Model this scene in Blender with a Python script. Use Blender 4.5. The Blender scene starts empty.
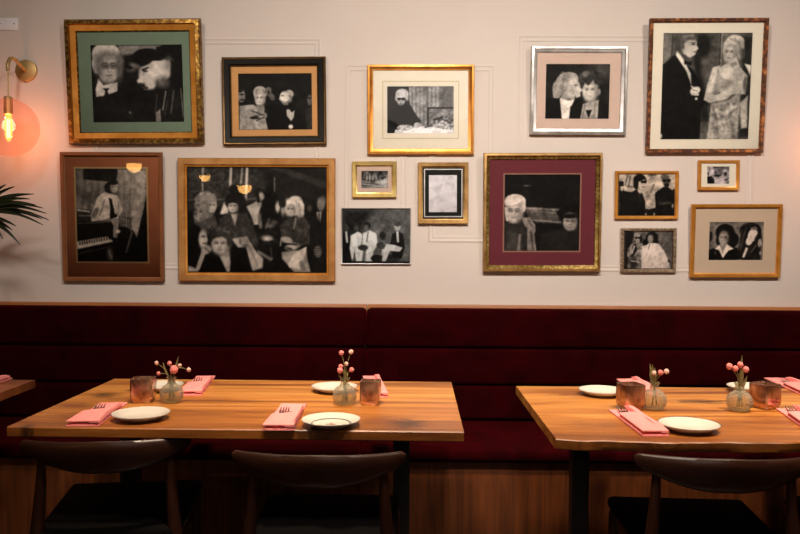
import bpy, bmesh, math, random
import numpy as np
from mathutils import Vector, Matrix, Euler
random.seed(4)
S = bpy.context.scene
COL = S.collection
PI = math.pi
R = math.radians

# ------------------------------------------------------------------ camera
F = 778.0
CAMZ = 1.254
cam_d = bpy.data.cameras.new('camera'); cam = bpy.data.objects.new('camera', cam_d); COL.objects.link(cam)
cam_d.sensor_width = 36; cam_d.lens = F/800*36; cam_d.clip_start = .02
RM = (Matrix.Rotation(math.atan(8/778), 3, 'Z') @ Matrix.Rotation(PI/2-math.atan(23.4/778), 3, 'X') @ Matrix.Rotation(R(.35), 3, 'Z'))
cam.matrix_world = Matrix.Translation((0, 0, CAMZ)) @ RM.to_4x4()
S.camera = cam
O = Vector((0, 0, CAMZ))
def ray(px, py): return RM @ Vector(((px-400)/F, -(py-267)/F, -1))
def atY(px, py, Y):
    d = ray(px, py); return O + d*(Y/d.y)
def atZ(px, py, Z):
    d = ray(px, py); return O + d*((Z-CAMZ)/d.z)

# ------------------------------------------------------------------ materials
def srgb(r, g, b):
    f = lambda c: (c/255/12.92 if c/255 <= .04045 else ((c/255+.055)/1.055)**2.4)
    return (f(r), f(g), f(b), 1)
class NT:
    def __init__(s, name):
        s.m = bpy.data.materials.new(name); s.m.use_nodes = True; s.t = s.m.node_tree; s.t.nodes.clear()
        s.out = s.n('ShaderNodeOutputMaterial')
    def n(s, ty, **k):
        nd = s.t.nodes.new(ty)
        for a, b in k.items(): setattr(nd, a, b)
        return nd
    def l(s, a, b): s.t.links.new(a, b)
    def math(s, op, a, b=None, clamp=False):
        nd = s.n('ShaderNodeMath', operation=op); nd.use_clamp = clamp
        for i, v in enumerate((a, b)):
            if v is None: continue
            if isinstance(v, (int, float)): nd.inputs[i].default_value = v
            else: s.l(v, nd.inputs[i])
        return nd.outputs[0]
    def mix(s, fac, a, b, bt='MIX'):
        nd = s.n('ShaderNodeMix', data_type='RGBA', blend_type=bt)
        for i, v in ((0, fac), (6, a), (7, b)):
            if isinstance(v, (int, float, tuple)): nd.inputs[i].default_value = v
            else: s.l(v, nd.inputs[i])
        return nd.outputs[2]
    def coord(s, scale=(1, 1, 1), rot=(0, 0, 0), loc=(0, 0, 0)):
        tc = s.n('ShaderNodeTexCoord'); mp = s.n('ShaderNodeMapping')
        mp.inputs['Scale'].default_value = scale; mp.inputs['Rotation'].default_value = rot; mp.inputs['Location'].default_value = loc
        s.l(tc.outputs['Object'], mp.inputs['Vector']); return mp.outputs[0]
    def noise(s, vec, sc, det=3, dist=0, rough=.5):
        nd = s.n('ShaderNodeTexNoise'); nd.inputs['Scale'].default_value = sc; nd.inputs['Detail'].default_value = det
        nd.inputs['Distortion'].default_value = dist; nd.inputs['Roughness'].default_value = rough
        s.l(vec, nd.inputs['Vector']); return nd.outputs['Fac']
    def ramp(s, fac, stops):
        nd = s.n('ShaderNodeValToRGB'); e = nd.color_ramp.elements
        while len(e) < len(stops): e.new(.5)
        for k, (p, c) in zip(e, stops): k.position = p; k.color = c
        s.l(fac, nd.inputs[0]); return nd.outputs[0]
    def bump(s, h, st, dist=.01):
        nd = s.n('ShaderNodeBump'); nd.inputs['Strength'].default_value = st; nd.inputs['Distance'].default_value = dist
        s.l(h, nd.inputs['Height']); return nd.outputs[0]
    def pbr(s, col, rough=.5, metal=0, **k):
        p = s.n('ShaderNodeBsdfPrincipled')
        if isinstance(col, tuple): p.inputs['Base Color'].default_value = col
        else: s.l(col, p.inputs['Base Color'])
        if isinstance(rough, (int, float)): p.inputs['Roughness'].default_value = rough
        else: s.l(rough, p.inputs['Roughness'])
        p.inputs['Metallic'].default_value = metal
        for a, b in k.items():
            i = p.inputs[a.replace('_', ' ')]
            if isinstance(b, (int, float, tuple)): i.default_value = b
            else: s.l(b, i)
        s.l(p.outputs[0], s.out.inputs[0]); return p
MATS = {}
def plain(name, col, rough=.5, metal=0, vary=.12, sc=20, bump=0, bsc=60, **k):
    t = NT(name); c = t.coord()
    n = t.noise(c, sc, 4)
    dark = tuple(x*(1-vary) for x in col[:3])+(1,); lite = tuple(min(1, x*(1+vary)) for x in col[:3])+(1,)
    cc = t.ramp(n, [(.3, dark), (.7, lite)])
    if bump: k['Normal'] = t.bump(t.noise(c, bsc, 3), bump, .004)
    t.pbr(cc, rough, metal, **k); MATS[name] = t.m; return t.m

plain('wall_paint', srgb(212, 203, 195), .75, vary=.02, sc=3, bump=.05, bsc=90)
plain('ceiling_paint', srgb(150, 140, 130), .8, vary=.02, sc=3)
plain('side_paint', srgb(90, 70, 58), .8, vary=.04, sc=3)
plain('floor_wood', srgb(60, 38, 26), .4, vary=.3, sc=6)
plain('brass', (.60, .42, .18, 1), .5, .75, vary=.12, sc=14)
plain('black_metal', (.012, .012, .012, 1), .45, 0, vary=.2)
plain('black_leather', (.002, .0015, .0014, 1), .9, 0, vary=.2, bump=.2, bsc=150, Specular_IOR_Level=.1)
plain('plate_glaze', srgb(206, 200, 188), .2, vary=.02)
plain('plate_ring', srgb(45, 55, 45), .3)
plain('plate_edge', srgb(70, 60, 52), .3)
plain('steel', (.46, .43, .41, 1), .25, 1, vary=.1)
plain('napkin_pink', srgb(250, 150, 146), .85, vary=.05, sc=60, bump=.25, bsc=400)
plain('switch_white', srgb(238, 240, 246), .4, vary=.02)
plain('screw_grey', srgb(110, 115, 120), .4)
plain('leaf_dark', srgb(38, 44, 22), .5, vary=.35, sc=8)
plain('stem_green', srgb(110, 105, 60), .6, vary=.3, sc=60)
plain('petal_pink', srgb(222, 128, 120), .8, vary=.35, sc=160, bump=.6, bsc=300)
plain('petal_pale', srgb(232, 186, 168), .8, vary=.3, sc=160, bump=.6, bsc=300)
plain('dry_leaf', srgb(126, 112, 66), .7, vary=.35, sc=80)
plain('terracotta', srgb(120, 70, 45), .8)
plain('soil', srgb(30, 22, 16), .9, vary=.5)
plain('wax', srgb(225, 205, 170), .5)
plain('backing', srgb(70, 50, 35), .9)

def velvet():
    t = NT('velvet'); c = t.coord()
    n = t.noise(c, 5, 4, 1.2); f = t.noise(c, 220, 2)
    col = t.ramp(n, [(.3, (.013, .0002, .0007, 1)), (.75, (.028, .0003, .0015, 1))])
    t.pbr(col, .9, Sheen_Weight=.09, Sheen_Tint=(.85, .02, .04, 1), Sheen_Roughness=.4, Normal=t.bump(f, .15, .002), Specular_IOR_Level=.03)
    MATS['velvet'] = t.m
velvet()

def wood(name, stops, gx=1, axis='X', rough=.42, scale=1.0, knots=(), planks=0, coat=0.0):
    """grain runs along axis"""
    t = NT(name)
    sc = {'X': (.6, 6.5, 6.5), 'Z': (9, 9, .55), 'Y': (9, .55, 9)}[axis]
    sc = tuple(v*scale for v in sc)
    c = t.coord(sc)
    big = t.noise(c, 1.1, 5, 1.6, .55); fine = t.noise(c, 7, 6, .6, .65)
    v = t.math('ADD', t.math('MULTIPLY', big, .8), t.math('MULTIPLY', fine, .2))
    raw = t.n('ShaderNodeTexCoord').outputs['Object']
    if planks:
        sp = t.n('ShaderNodeSeparateXYZ'); t.l(raw, sp.inputs[0])
        pid = t.math('FLOOR', t.math('MULTIPLY', sp.outputs[1], planks))
        wn = t.n('ShaderNodeTexWhiteNoise', noise_dimensions='1D'); t.l(pid, wn.inputs['W'])
        v = t.math('ADD', v, t.math('MULTIPLY', t.math('SUBTRACT', wn.outputs['Value'], .5), .13))
    col = t.ramp(v, stops)
    for (kx, ky, rx, ry, st, kc) in knots:
        if ry < .05: ry *= 2.0
        mp = t.n('ShaderNodeMapping'); mp.vector_type = 'POINT'
        mp.inputs['Scale'].default_value = (1/rx, 1/ry, 0); mp.inputs['Location'].default_value = (-kx/rx, -ky/ry, 0)
        t.l(raw, mp.inputs[0])
        ln = t.n('ShaderNodeVectorMath', operation='LENGTH'); t.l(mp.outputs[0], ln.inputs[0])
        nz = t.noise(t.coord((4, 34, 4)), 3, 5, 1.5)
        dd = t.math('ADD', ln.outputs['Value'], t.math('MULTIPLY', t.math('SUBTRACT', nz, .5), 3.2))
        mr = t.n('ShaderNodeMapRange'); mr.inputs[1].default_value = .3; mr.inputs[2].default_value = 1.0
        mr.inputs[3].default_value = st; mr.inputs[4].default_value = 0
        t.l(dd, mr.inputs[0])
        col = t.mix(mr.outputs[0], col, kc)
    t.pbr(col, rough, Normal=t.bump(fine, .12, .003), Coat_Weight=coat, Coat_Roughness=.25)
    MATS[name] = t.m; return t.m
TS = [(.3, srgb(96, 50, 14)), (.42, srgb(152, 90, 34)), (.52, srgb(186, 122, 54)), (.66, srgb(210, 154, 82))]
KD = (.035, .012, .004, 1); KR = (.16, .04, .012, 1)
wood('table_wood_left', TS, knots=[(.40, -.25, .085, .075, .75, KR), (.47, -.29, .06, .035, .9, KD), (-.46, .16, .05, .018, .95, KD), (-.53, .07, .06, .03, .85, KD), (-.47, .02, .12, .02, .6, KR), (-.54, -.1, .09, .03, .8, KR), (-.50, -.24, .10, .03, .7, KR), (.2, -.375, .06, .02, .7, KD), (-.57, -.37, .02, .012, .9, KD), (.2, .2, .3, .02, .35, KR)], planks=4, coat=.04)
wood('table_wood_right', TS, knots=[(-.06, .13, .12, .022, .9, KD), (-.45, .24, .08, .03, .8, KR), (.12, -.12, .22, .04, .6, KR), (-.45, -.2, .16, .03, .6, KR), (-.35, -.38, .2, .02, .75, KR), (.1, .3, .3, .03, .5, KR), (.25, .05, .2, .025, .5, KR)], planks=4.2, coat=.04)
wood('table_wood_far', [(.3, srgb(95, 45, 22)), (.7, srgb(165, 95, 50))], planks=4)
wood('plinth_wood', [(.3, srgb(70, 34, 14)), (.5, srgb(102, 54, 24)), (.7, srgb(124, 66, 30))], axis='Z', rough=.5, scale=2.4)
wood('walnut', [(.3, srgb(34, 16, 10)), (.7, srgb(66, 36, 24))], axis='X', rough=.36, scale=2, coat=.05)
wood('walnut_leg', [(.3, srgb(34, 16, 10)), (.7, srgb(62, 33, 22))], axis='Z', rough=.35, scale=2)
wood('cap_wood', [(.3, srgb(150, 90, 50)), (.7, srgb(190, 125, 75))], axis='X')

def gold(name, c1, c2, rough=.35, carve=0, csc=90, metal=.85, deep=(.42, .32, .22, 1)):
    t = NT(name); c = t.coord()
    n = t.noise(c, 16, 4, .5)
    col = t.ramp(n, [(.3, c1), (.7, c2)])
    k = {}
    if carve:
        vo = t.n('ShaderNodeTexVoronoi'); vo.inputs['Scale'].default_value = csc; t.l(c, vo.inputs['Vector'])
        dk = t.ramp(vo.outputs['Distance'], [(.25, (1, 1, 1, 1)), (.62, deep)])
        col = t.mix(.85, col, dk, 'MULTIPLY')
        k['Normal'] = t.bump(vo.outputs['Distance'], -carve, .006)
    else: k['Normal'] = t.bump(n, .08, .003)
    t.pbr(col, rough, metal, **k); MATS[name] = t.m
gold('gold_carved', srgb(120, 88, 36), srgb(204, 166, 88), .4, .9, 62, deep=(.25, .16, .08, 1))
gold('gold_dark', srgb(130, 78, 26), srgb(186, 120, 50), .35, metal=.7)
gold('gold_orange', srgb(196, 128, 44), srgb(226, 160, 72), .35, metal=.5)
gold('gold_matte', srgb(182, 128, 70), srgb(214, 162, 100), .42, metal=.55)
gold('gold_bright', srgb(206, 170, 92), srgb(240, 214, 140), .3)
gold('gold_brown', srgb(140, 104, 56), srgb(190, 152, 92), .45, metal=.6)
gold('gold_beaded', srgb(150, 120, 56), srgb(214, 190, 120), .35, .6, 80)
gold('bronze_edge', srgb(88, 66, 34), srgb(130, 100, 56), .4, metal=.6)
gold('tortoise_carved', srgb(120, 62, 26), srgb(196, 124, 62), .4, .9, 46, metal=.3, deep=(.10, .05, .03, 1))
gold('silver_leaf', srgb(150, 146, 142), srgb(208, 204, 200), .35, metal=.8)
gold('silver_bright', srgb(168, 166, 166), srgb(204, 203, 202), .42, metal=.6)
gold('silver_bead', srgb(170, 150, 122), srgb(214, 200, 176), .35, .5, 120, metal=.6)
plain('black_lacquer', (.006, .005, .004, 1), .45, vary=.1, Specular_IOR_Level=.2)
plain('brown_frame', srgb(126, 78, 46), .4, vary=.2, sc=10)
plain('mat_green', srgb(122, 140, 120), .9, vary=.04)
plain('mat_tan', srgb(206, 158, 104), .9, vary=.05)
plain('mat_brown', srgb(162, 98, 62), .85, vary=.06)
plain('mat_cream', srgb(226, 219, 205), .9, vary=.02)
plain('mat_groove', srgb(196, 188, 156), .9, vary=.02)
plain('mat_pinkish', srgb(206, 184, 172), .9, vary=.03)
plain('mat_burgundy', srgb(98, 27, 42), .8, vary=.05)
plain('mat_beige', srgb(202, 182, 160), .9, vary=.02)
plain('mat_line', srgb(190, 160, 110), .8)
plain('mat_line_grey', srgb(140, 100, 84), .8)
plain('mat_black', (.005, .006, .005, 1), .6, Specular_IOR_Level=.15)

def silverprint():
    t = NT('silver_print'); c = t.coord()
    n = t.noise(c, 24, 5, .8)
    col = t.ramp(n, [(.3, srgb(184, 184, 192)), (.7, srgb(232, 230, 234))])
    t.pbr(col, .36, .7, Normal=t.bump(n, .1, .002)); MATS['silver_print'] = t.m
silverprint()
def pmat(name, rough):
    t = NT(name); a = t.n('ShaderNodeVertexColor'); a.layer_name = 'print'
    t.pbr(a.outputs[0], rough, Specular_IOR_Level=.12 if rough > .4 else .5); MATS[name] = t.m
pmat('photo_print', .55); pmat('photo_gloss', .2)
def glasspane():
    t = NT('pane_glass'); tr = t.n('ShaderNodeBsdfTransparent'); gl = t.n('ShaderNodeBsdfGlossy')
    gl.inputs['Roughness'].default_value = .02; tr.inputs[0].default_value = (.97, .97, .96, 1)
    fr = t.n('ShaderNodeFresnel'); fr.inputs[0].default_value = 1.5
    mx = t.n('ShaderNodeMixShader'); t.l(fr.outputs[0], mx.inputs[0]); t.l(tr.outputs[0], mx.inputs[1]); t.l(gl.outputs[0], mx.inputs[2])
    t.l(mx.outputs[0], t.out.inputs[0]); MATS['pane_glass'] = t.m
glasspane()
def globeglass():
    t = NT('globe_glass')
    tr = t.n('ShaderNodeBsdfTransparent'); tr.inputs[0].default_value = (.97, .84, .80, 1)
    gl = t.n('ShaderNodeBsdfGlossy'); gl.inputs['Roughness'].default_value = .04
    tl = t.n('ShaderNodeBsdfTranslucent'); tl.inputs[0].default_value = (1, .48, .36, 1)
    lw = t.n('ShaderNodeLayerWeight'); lw.inputs[0].default_value = .35
    vo = t.n('ShaderNodeTexVoronoi'); vo.inputs['Scale'].default_value = 38; t.l(t.coord(), vo.inputs['Vector'])
    spot = t.ramp(vo.outputs['Distance'], [(.0, (1, 1, 1, 1)), (.25, (0, 0, 0, 1))])
    m1 = t.n('ShaderNodeMixShader'); f = t.math('ADD', t.math('MULTIPLY', lw.outputs['Facing'], .12), .02)
    t.l(t.math('ADD', f, t.math('MULTIPLY', spot, .06)), m1.inputs[0]); t.l(tr.outputs[0], m1.inputs[1]); t.l(tl.outputs[0], m1.inputs[2])
    m2 = t.n('ShaderNodeMixShader'); t.l(t.math('ADD', t.math('MULTIPLY', t.math('POWER', lw.outputs['Facing'], 3), .6), .03), m2.inputs[0]); t.l(m1.outputs[0], m2.inputs[1]); t.l(gl.outputs[0], m2.inputs[2])
    t.l(m2.outputs[0], t.out.inputs[0]); MATS['globe_glass'] = t.m
globeglass()
def emis(name, col, st):
    t = NT(name); e = t.n('ShaderNodeEmission'); e.inputs[0].default_value = col; e.inputs[1].default_value = st
    t.l(e.outputs[0], t.out.inputs[0]); MATS[name] = t.m
emis('filament', (1, .42, .10, 1), 18); emis('pendant_glow', (1, .50, .13, 1), 26); emis('white_glow', (1, .9, .8, 1), 9)
def bulbg():
    t = NT('bulb_glass'); tr = t.n('ShaderNodeBsdfTransparent'); tr.inputs[0].default_value = (1, .85, .6, 1)
    e = t.n('ShaderNodeEmission'); e.inputs[0].default_value = (1, .33, .07, 1); e.inputs[1].default_value = 1.2
    ad = t.n('ShaderNodeAddShader'); t.l(tr.outputs[0], ad.inputs[0]); t.l(e.outputs[0], ad.inputs[1]); t.l(ad.outputs[0], t.out.inputs[0]); MATS['bulb_glass'] = t.m
bulbg()
def vaseg():
    t = NT('vase_glass'); c = t.coord()
    vo = t.n('ShaderNodeTexVoronoi'); vo.inputs['Scale'].default_value = 130; t.l(c, vo.inputs['Vector'])
    n = t.noise(c, 60, 3)
    h = t.math('ADD', vo.outputs['Distance'], n)
    b = t.bump(h, .7, .004)
    tr = t.n('ShaderNodeBsdfTransparent'); tr.inputs[0].default_value = (.90, .88, .80, 1)
    p = t.n('ShaderNodeBsdfPrincipled'); p.inputs['Base Color'].default_value = (.66, .62, .50, 1); p.inputs['Roughness'].default_value = .12
    p.inputs['Transmission Weight'].default_value = .35
    t.l(b, p.inputs['Normal'])
    lw = t.n('ShaderNodeLayerWeight'); lw.inputs[0].default_value = .4; t.l(b, lw.inputs['Normal'])
    mx = t.n('ShaderNodeMixShader'); t.l(t.math('ADD', t.math('MULTIPLY', lw.outputs['Facing'], .55), .07, True), mx.inputs[0])
    t.l(tr.outputs[0], mx.inputs[1]); t.l(p.outputs[0], mx.inputs[2]); t.l(mx.outputs[0], t.out.inputs[0]); MATS['vase_glass'] = t.m
vaseg()
def copperg():
    t = NT('mercury_copper'); c = t.coord()
    n = t.noise(c, 15, 4, .8, .5)
    col = t.ramp(n, [(.32, srgb(112, 72, 54)), (.5, srgb(190, 142, 112)), (.66, srgb(240, 212, 180))])
    t.pbr(col, t.math('ADD', t.math('MULTIPLY', n, .3), .1), .8, Normal=t.bump(n, .25, .004), Coat_Weight=.4, Coat_Roughness=.05)
    MATS['mercury_copper'] = t.m
copperg()

# ------------------------------------------------------------------ mesh helpers
def obj(name, bm, mat, parent=None, loc=None, smooth=True, **props):
    me = bpy.data.meshes.new(name)
    if isinstance(bm, bmesh.types.BMesh):
        bmesh.ops.recalc_face_normals(bm, faces=bm.faces)
        bm.to_mesh(me); bm.free()
    else: me = bm
    mats = mat if isinstance(mat, (list, tuple)) else [mat]
    for m in mats: me.materials.append(MATS[m])
    if smooth:
        me.polygons.foreach_set('use_smooth', [True]*len(me.polygons))
        try: me.set_sharp_from_angle(angle=R(38))
        except Exception: pass
    o = bpy.data.objects.new(name, me); COL.objects.link(o)
    if parent: o.parent = parent
    if loc is not None: o.location = loc
    for k, v in props.items(): o[k] = v
    return o
def tag(o, label, cat, group=None):
    o['label'] = label; o['category'] = cat
    if group: o['group'] = group
    return o
def thing(name, label, cat, loc=(0, 0, 0), rz=0, group=None):
    o = bpy.data.objects.new(name, None); COL.objects.link(o); o.location = loc; o.rotation_euler = (0, 0, rz)
    o.empty_display_size = .05
    return tag(o, label, cat, group)
def struct(name, bm, mat, smooth=True):
    o = obj(name, bm, mat, smooth=smooth); o['kind'] = 'structure'; return o
def dup(root, loc, rz=None, label=None, group=None):
    r = root.copy(); COL.objects.link(r); r.location = loc
    if rz is not None: r.rotation_euler = (0, 0, rz)
    if label: r['label'] = label
    if group: r['group'] = group
    for ch in [c for c in COL.objects if c.parent == root]:
        c = ch.copy(); COL.objects.link(c); c.parent = r
        for g in [q for q in COL.objects if q.parent == ch]:
            d = g.copy(); COL.objects.link(d); d.parent = c
    return r
def box(bm, x0, x1, y0, y1, z0, z1, bev=0, seg=3):
    r = bmesh.ops.create_cube(bm, size=1); vs = r['verts']
    for v in vs: v.co = Vector((x0+(v.co.x+.5)*(x1-x0), y0+(v.co.y+.5)*(y1-y0), z0+(v.co.z+.5)*(z1-z0)))
    if bev:
        es = list({e for v in vs for e in v.link_edges})
        bmesh.ops.bevel(bm, geom=es, offset=bev, segments=seg, profile=.5, affect='EDGES')
    return bm
def NB(): return bmesh.new()
def lathe(bm, prof, n=32, c=(0, 0, 0), closed=False):
    rings = []
    for (r, z) in prof:
        if r < 1e-6: rings.append([bm.verts.new((c[0], c[1], c[2]+z))])
        else: rings.append([bm.verts.new((c[0]+r*math.cos(2*PI*k/n), c[1]+r*math.sin(2*PI*k/n), c[2]+z)) for k in range(n)])
    prs = list(zip(rings, rings[1:]))
    if closed: prs.append((rings[-1], rings[0]))
    for a, b in prs:
        for k in range(n):
            k2 = (k+1) % n
            if len(a) == 1 and len(b) == 1: continue
            if len(a) == 1: bm.faces.new((a[0], b[k], b[k2]))
            elif len(b) == 1: bm.faces.new((a[k], a[k2], b[0]))
            else: bm.faces.new((a[k], a[k2], b[k2], b[k]))
    return bm
def tube(bm, pts, rads, n=10, sq=(1, 1)):
    pts = [Vector(p) for p in pts]
    if isinstance(rads, (int, float)): rads = [rads]*len(pts)
    rings = []; up = None
    for i, p in enumerate(pts):
        d = (pts[min(i+1, len(pts)-1)]-pts[max(i-1, 0)]).normalized()
        if up is None:
            up = Vector((0, 0, 1)) if abs(d.z) < .9 else Vector((0, 1, 0))
        a = d.cross(up).normalized(); b = a.cross(d).normalized(); up = b
        rings.append([bm.verts.new(p+a*rads[i]*sq[0]*math.cos(2*PI*k/n)+b*rads[i]*sq[1]*math.sin(2*PI*k/n)) for k in range(n)])
    for r1, r2 in zip(rings, rings[1:]):
        for k in range(n): bm.faces.new((r1[k], r1[(k+1) % n], r2[(k+1) % n], r2[k]))
    bm.faces.new(rings[0][::-1]); bm.faces.new(rings[-1])
    return bm
def smoothpts(pts, k=6):
    P = [Vector(p) for p in pts]; out = []
    for i in range(len(P)-1):
        p0 = P[max(i-1, 0)]; p1 = P[i]; p2 = P[i+1]; p3 = P[min(i+2, len(P)-1)]
        for j in range(k):
            t = j/k
            out.append(.5*((2*p1)+(p2-p0)*t+(2*p0-5*p1+4*p2-p3)*t*t+(3*p1-3*p2+p3-p0)*t**3))
    out.append(P[-1]); return out

# ------------------------------------------------------------------ room shell
WY = 3.6; XL, XR, YF, ZC = -3.6, 4.2, -4.6, 3.0
struct('wall_back', box(NB(), XL, XR, WY, WY+.12, 0, ZC), 'wall_paint', False)
struct('wall_left', box(NB(), XL-.12, XL, YF, WY+.12, 0, ZC), 'side_paint', False)
struct('wall_right', box(NB(), XR, XR+.12, YF, WY+.12, 0, ZC), 'side_paint', False)
struct('wall_front', box(NB(), XL-.12, XR+.12, YF-.12, YF, 0, ZC), 'side_paint', False)
struct('floor', box(NB(), XL-.12, XR+.12, YF-.12, WY+.12, -.1, 0), 'floor_wood', False)
struct('ceiling', box(NB(), XL-.12, XR+.12, YF-.12, WY+.12, ZC, ZC+.1), 'ceiling_paint', False)

def rect_sweep(bm, w, h, prof, x0=0, z0=0):
    """mitred frame swept round the rectangle (x0..x0+w, z0..z0+h); prof = (inset, height towards -Y, mat)"""
    rings = []
    for (i, d, m) in prof:
        rings.append([bm.verts.new(p) for p in ((x0+i, -d, z0+i), (x0+w-i, -d, z0+i), (x0+w-i, -d, z0+h-i), (x0+i, -d, z0+h-i))])
    for q in range(len(prof)-1):
        a, b = rings[q], rings[q+1]
        for k in range(4):
            f = bm.faces.new((a[k], a[(k+1) % 4], b[(k+1) % 4], b[k])); f.material_index = prof[q][2]
    return bm
# panel mouldings on the wall
for n, (a, b, c, d) in enumerate([(94, 40, 318, 268), (347, 67, 404, 258), (432, 67, 491, 240), (520, 37.5, 749, 270)], 1):
    tl = atY(a, b, WY); br = atY(c, d, WY)
    m = .012
    prof = [(-m, 0, 0), (-m, .002, 0), (-m*.4, .005, 0), (0, .002, 0), (m*.5, .002, 0), (m*1.1, .004, 0), (m*1.5, .002, 0), (m*1.5, 0, 0)]
    o = struct('trim_%d' % n, rect_sweep(NB(), br.x-tl.x, tl.z-br.z, prof), 'wall_paint')
    o.location = (tl.x, WY+.0005, br.z)

# ------------------------------------------------------------------ banquettes
seam = atY(366.5, 340, 3.5).x
def banquette(x0, x1, label):
    t = thing('banquette', label, 'booth bench', ((x0+x1)/2, 3.3, 0), 0, 'velvet banquettes along the wall')
    w = (x1-x0)/2-.0015
    obj('wood_base', box(NB(), -w, w, -.27, .285, 0, .40, .003, 1), 'plinth_wood', t)
    bm = NB(); box(bm, -w, w, -.305, .19, .402, .462, .024, 4)
    obj('seat_cushion', bm, 'velvet', t)
    bm = NB()
    for z0, z1, dy in ((.463, .6175, -.004), (.6205, .7835, 0), (.7865, .962, .004)):
        box(bm, -w, w, .172+dy, .262, z0, z1, .02, 4)
    obj('back_cushion', bm, 'velvet', t)
    obj('top_rail', box(NB(), -w, w, .263, .296, .402, .974, .004, 2), 'cap_wood', t)
banquette(-2.35, seam, 'left dark red velvet banquette with horizontal channels behind the left table')
banquette(seam, 2.4, 'right dark red velvet banquette with horizontal channels behind the right table')

# ------------------------------------------------------------------ tables
TZ = .75; TT = .028
def tabletop(w, d, live):
    bm = NB(); n = 90
    rnd = random.Random(7)
    def prof(i, back=False):
        x = -w/2+w*i/n
        if not live or back: return -d/2 if not back else d/2
        return -d/2+.006*math.sin(x*9+1)+.004*math.sin(x*23)+.002*math.sin(x*61)
    rows = []
    for i in range(n+1):
        x = -w/2+w*i/n; yf = prof(i); e = .003
        lo = .003+.002*math.sin(x*14) if live else .0
        if live and i < 6: yf += .018*(1-i/6)**2
        rows.append([bm.verts.new(p) for p in ((x, yf+e, TZ), (x, yf, TZ-e), (x, yf+lo*.35, TZ-TT*.55), (x, yf+lo, TZ-TT+e), (x, yf+lo+e, TZ-TT), (x, d/2-e, TZ-TT), (x, d/2, TZ-TT+e), (x, d/2, TZ-e), (x, d/2-e, TZ))])
    for a, b in zip(rows, rows[1:]):
        for k in range(9): bm.faces.new((a[k], a[(k+1) % 9], b[(k+1) % 9], b[k]))
    bm.faces.new(rows[0]); bm.faces.new(rows[-1][::-1])
    return bm
def table(label, cx, cy, w, d, rz, mat, live, inset):
    t = thing('dining_table', label, 'table', (cx, cy, 0), rz, 'wood topped dining tables')
    obj('tabletop', tabletop(w, d, live), mat, t)
    for s, ins in ((-1, inset[0]), (1, inset[1])):
        x = s*(w/2-ins)
        b = NB(); box(b, x-.027, x+.027, .053, .107, .02, TZ-TT-.012, .003, 1)
        obj('leg', b, 'black_metal', t)
        obj('support_plate', box(NB(), x-.05, x+.05, -.27, .27, TZ-TT-.012, TZ-TT-.0005, .002, 1), 'black_metal', t)
        obj('foot_bar', box(NB(), x-.04, x+.04, .05, .33, .0, .02, .004, 2), 'black_metal', t)
    return t
LT = (-.463, 2.46); 
table('left wooden dining table with dark stain near its right end', LT[0], LT[1], 1.24, .756, R(-.6), 'table_wood_left', False, (.17, .175))
RTc = (1.003, 2.375)
table('right wooden dining table with rough live front edge', RTc[0], RTc[1], 1.232, .77, 0, 'table_wood_right', True, (.160, .2))
table('small corner of dark wooden table at far left edge', -1.354-.6, 2.44, 1.2, .73, 0, 'table_wood_far', False, (.2, .2))

# ------------------------------------------------------------------ chairs
def make_chair(label, loc, rz, seatz=.476):
    t = thing('dining_chair', label, 'chair', loc, rz, 'horn backed dining chairs')
    # crest rail
    bm = NB(); N = 40; rings = []
    for i in range(N+1):
        s = -1+2*i/N; a = abs(s)
        x = .224*s; y = .060*a**2.0; top = .724-.012*(1-a)*a-.003*a**3+.004*(1-a*a)
        hh = .0155+.031*(1-a**1.9)**1.0
        th = .011+.004*(1-a)
        if a > .96: q_ = (1-((a-.96)/.04)**2*.5); top -= hh*(1-q_); hh *= q_; th *= q_
        tilt = .25*(1-a)
        cz = top-hh
        ring = []
        for k in range(16):
            an = 2*PI*k/16
            dz = math.sin(an)*hh; dy = math.cos(an)*th
            dz = math.copysign(abs(math.sin(an))**.75, math.sin(an))*hh
            ring.append(bm.verts.new((x, y+dy-dz*tilt, cz+dz)))
        rings.append(ring)
    for a, b in zip(rings, rings[1:]):
        for k in range(16): bm.faces.new((a[k], a[(k+1) % 16], b[(k+1) % 16], b[k]))
    bm.faces.new(rings[0]); bm.faces.new(rings[-1])
    obj('backrest', bm, 'walnut', t)
    # seat
    bm = NB(); box(bm, -.198, .198, .03, .475, seatz-.04, seatz, .018, 3)
    for v in bm.verts: v.co.x *= (.95+.1*(v.co.y-.03)/.445)
    obj('seat', bm, 'black_leather', t)
    bm = NB()
    for q in ((-.18, .18, .05, .075), (-.185, .185, .43, .455)): box(bm, *q, seatz-.09, seatz-.0405, .004, 1)
    for s in (-1, 1): box(bm, s*.18-.011, s*.18+.011, .075, .43, seatz-.09, seatz-.0405, .004, 1)
    obj('seat_frame', bm, 'walnut', t)
    for s in (-1, 1):
        obj('leg', tube(NB(), [(s*.190, .045, 0), (s*.184, .05, seatz-.06), (s*.170, .052, .60), (s*.166, .050, .70)], [.012, .021, .014, .010], 12), 'walnut_leg', t)
        obj('leg', tube(NB(), [(s*.192, .462, 0), (s*.189, .45, .25), (s*.187, .446, seatz-.042)], [.011, .019, .018], 12), 'walnut_leg', t)
    return t
ch = make_chair('dark wooden horn-backed chair at left end of the left table', (0, 0, 0), 0)
def crest(px, py, Z): return atZ(px, py, Z)
c1 = crest(101.5, 446, .712); c2 = crest(316, 456, .722); c3 = crest(731, 460, .722)
ch.location = (c1.x, c1.y, 0); ch.rotation_euler = (0, 0, R(8))
dup(ch, (c2.x, c2.y, 0), 0, 'dark wooden horn-backed chair in front of the green-ringed plate')
dup(ch, (c3.x, c3.y, 0), R(-3), 'dark wooden horn-backed chair at the live-edge right table')
dup(ch, (c3.x+.58, c3.y+.03, 0), 0, 'chair cut off by right edge of photo, only its black seat showing')

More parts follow.
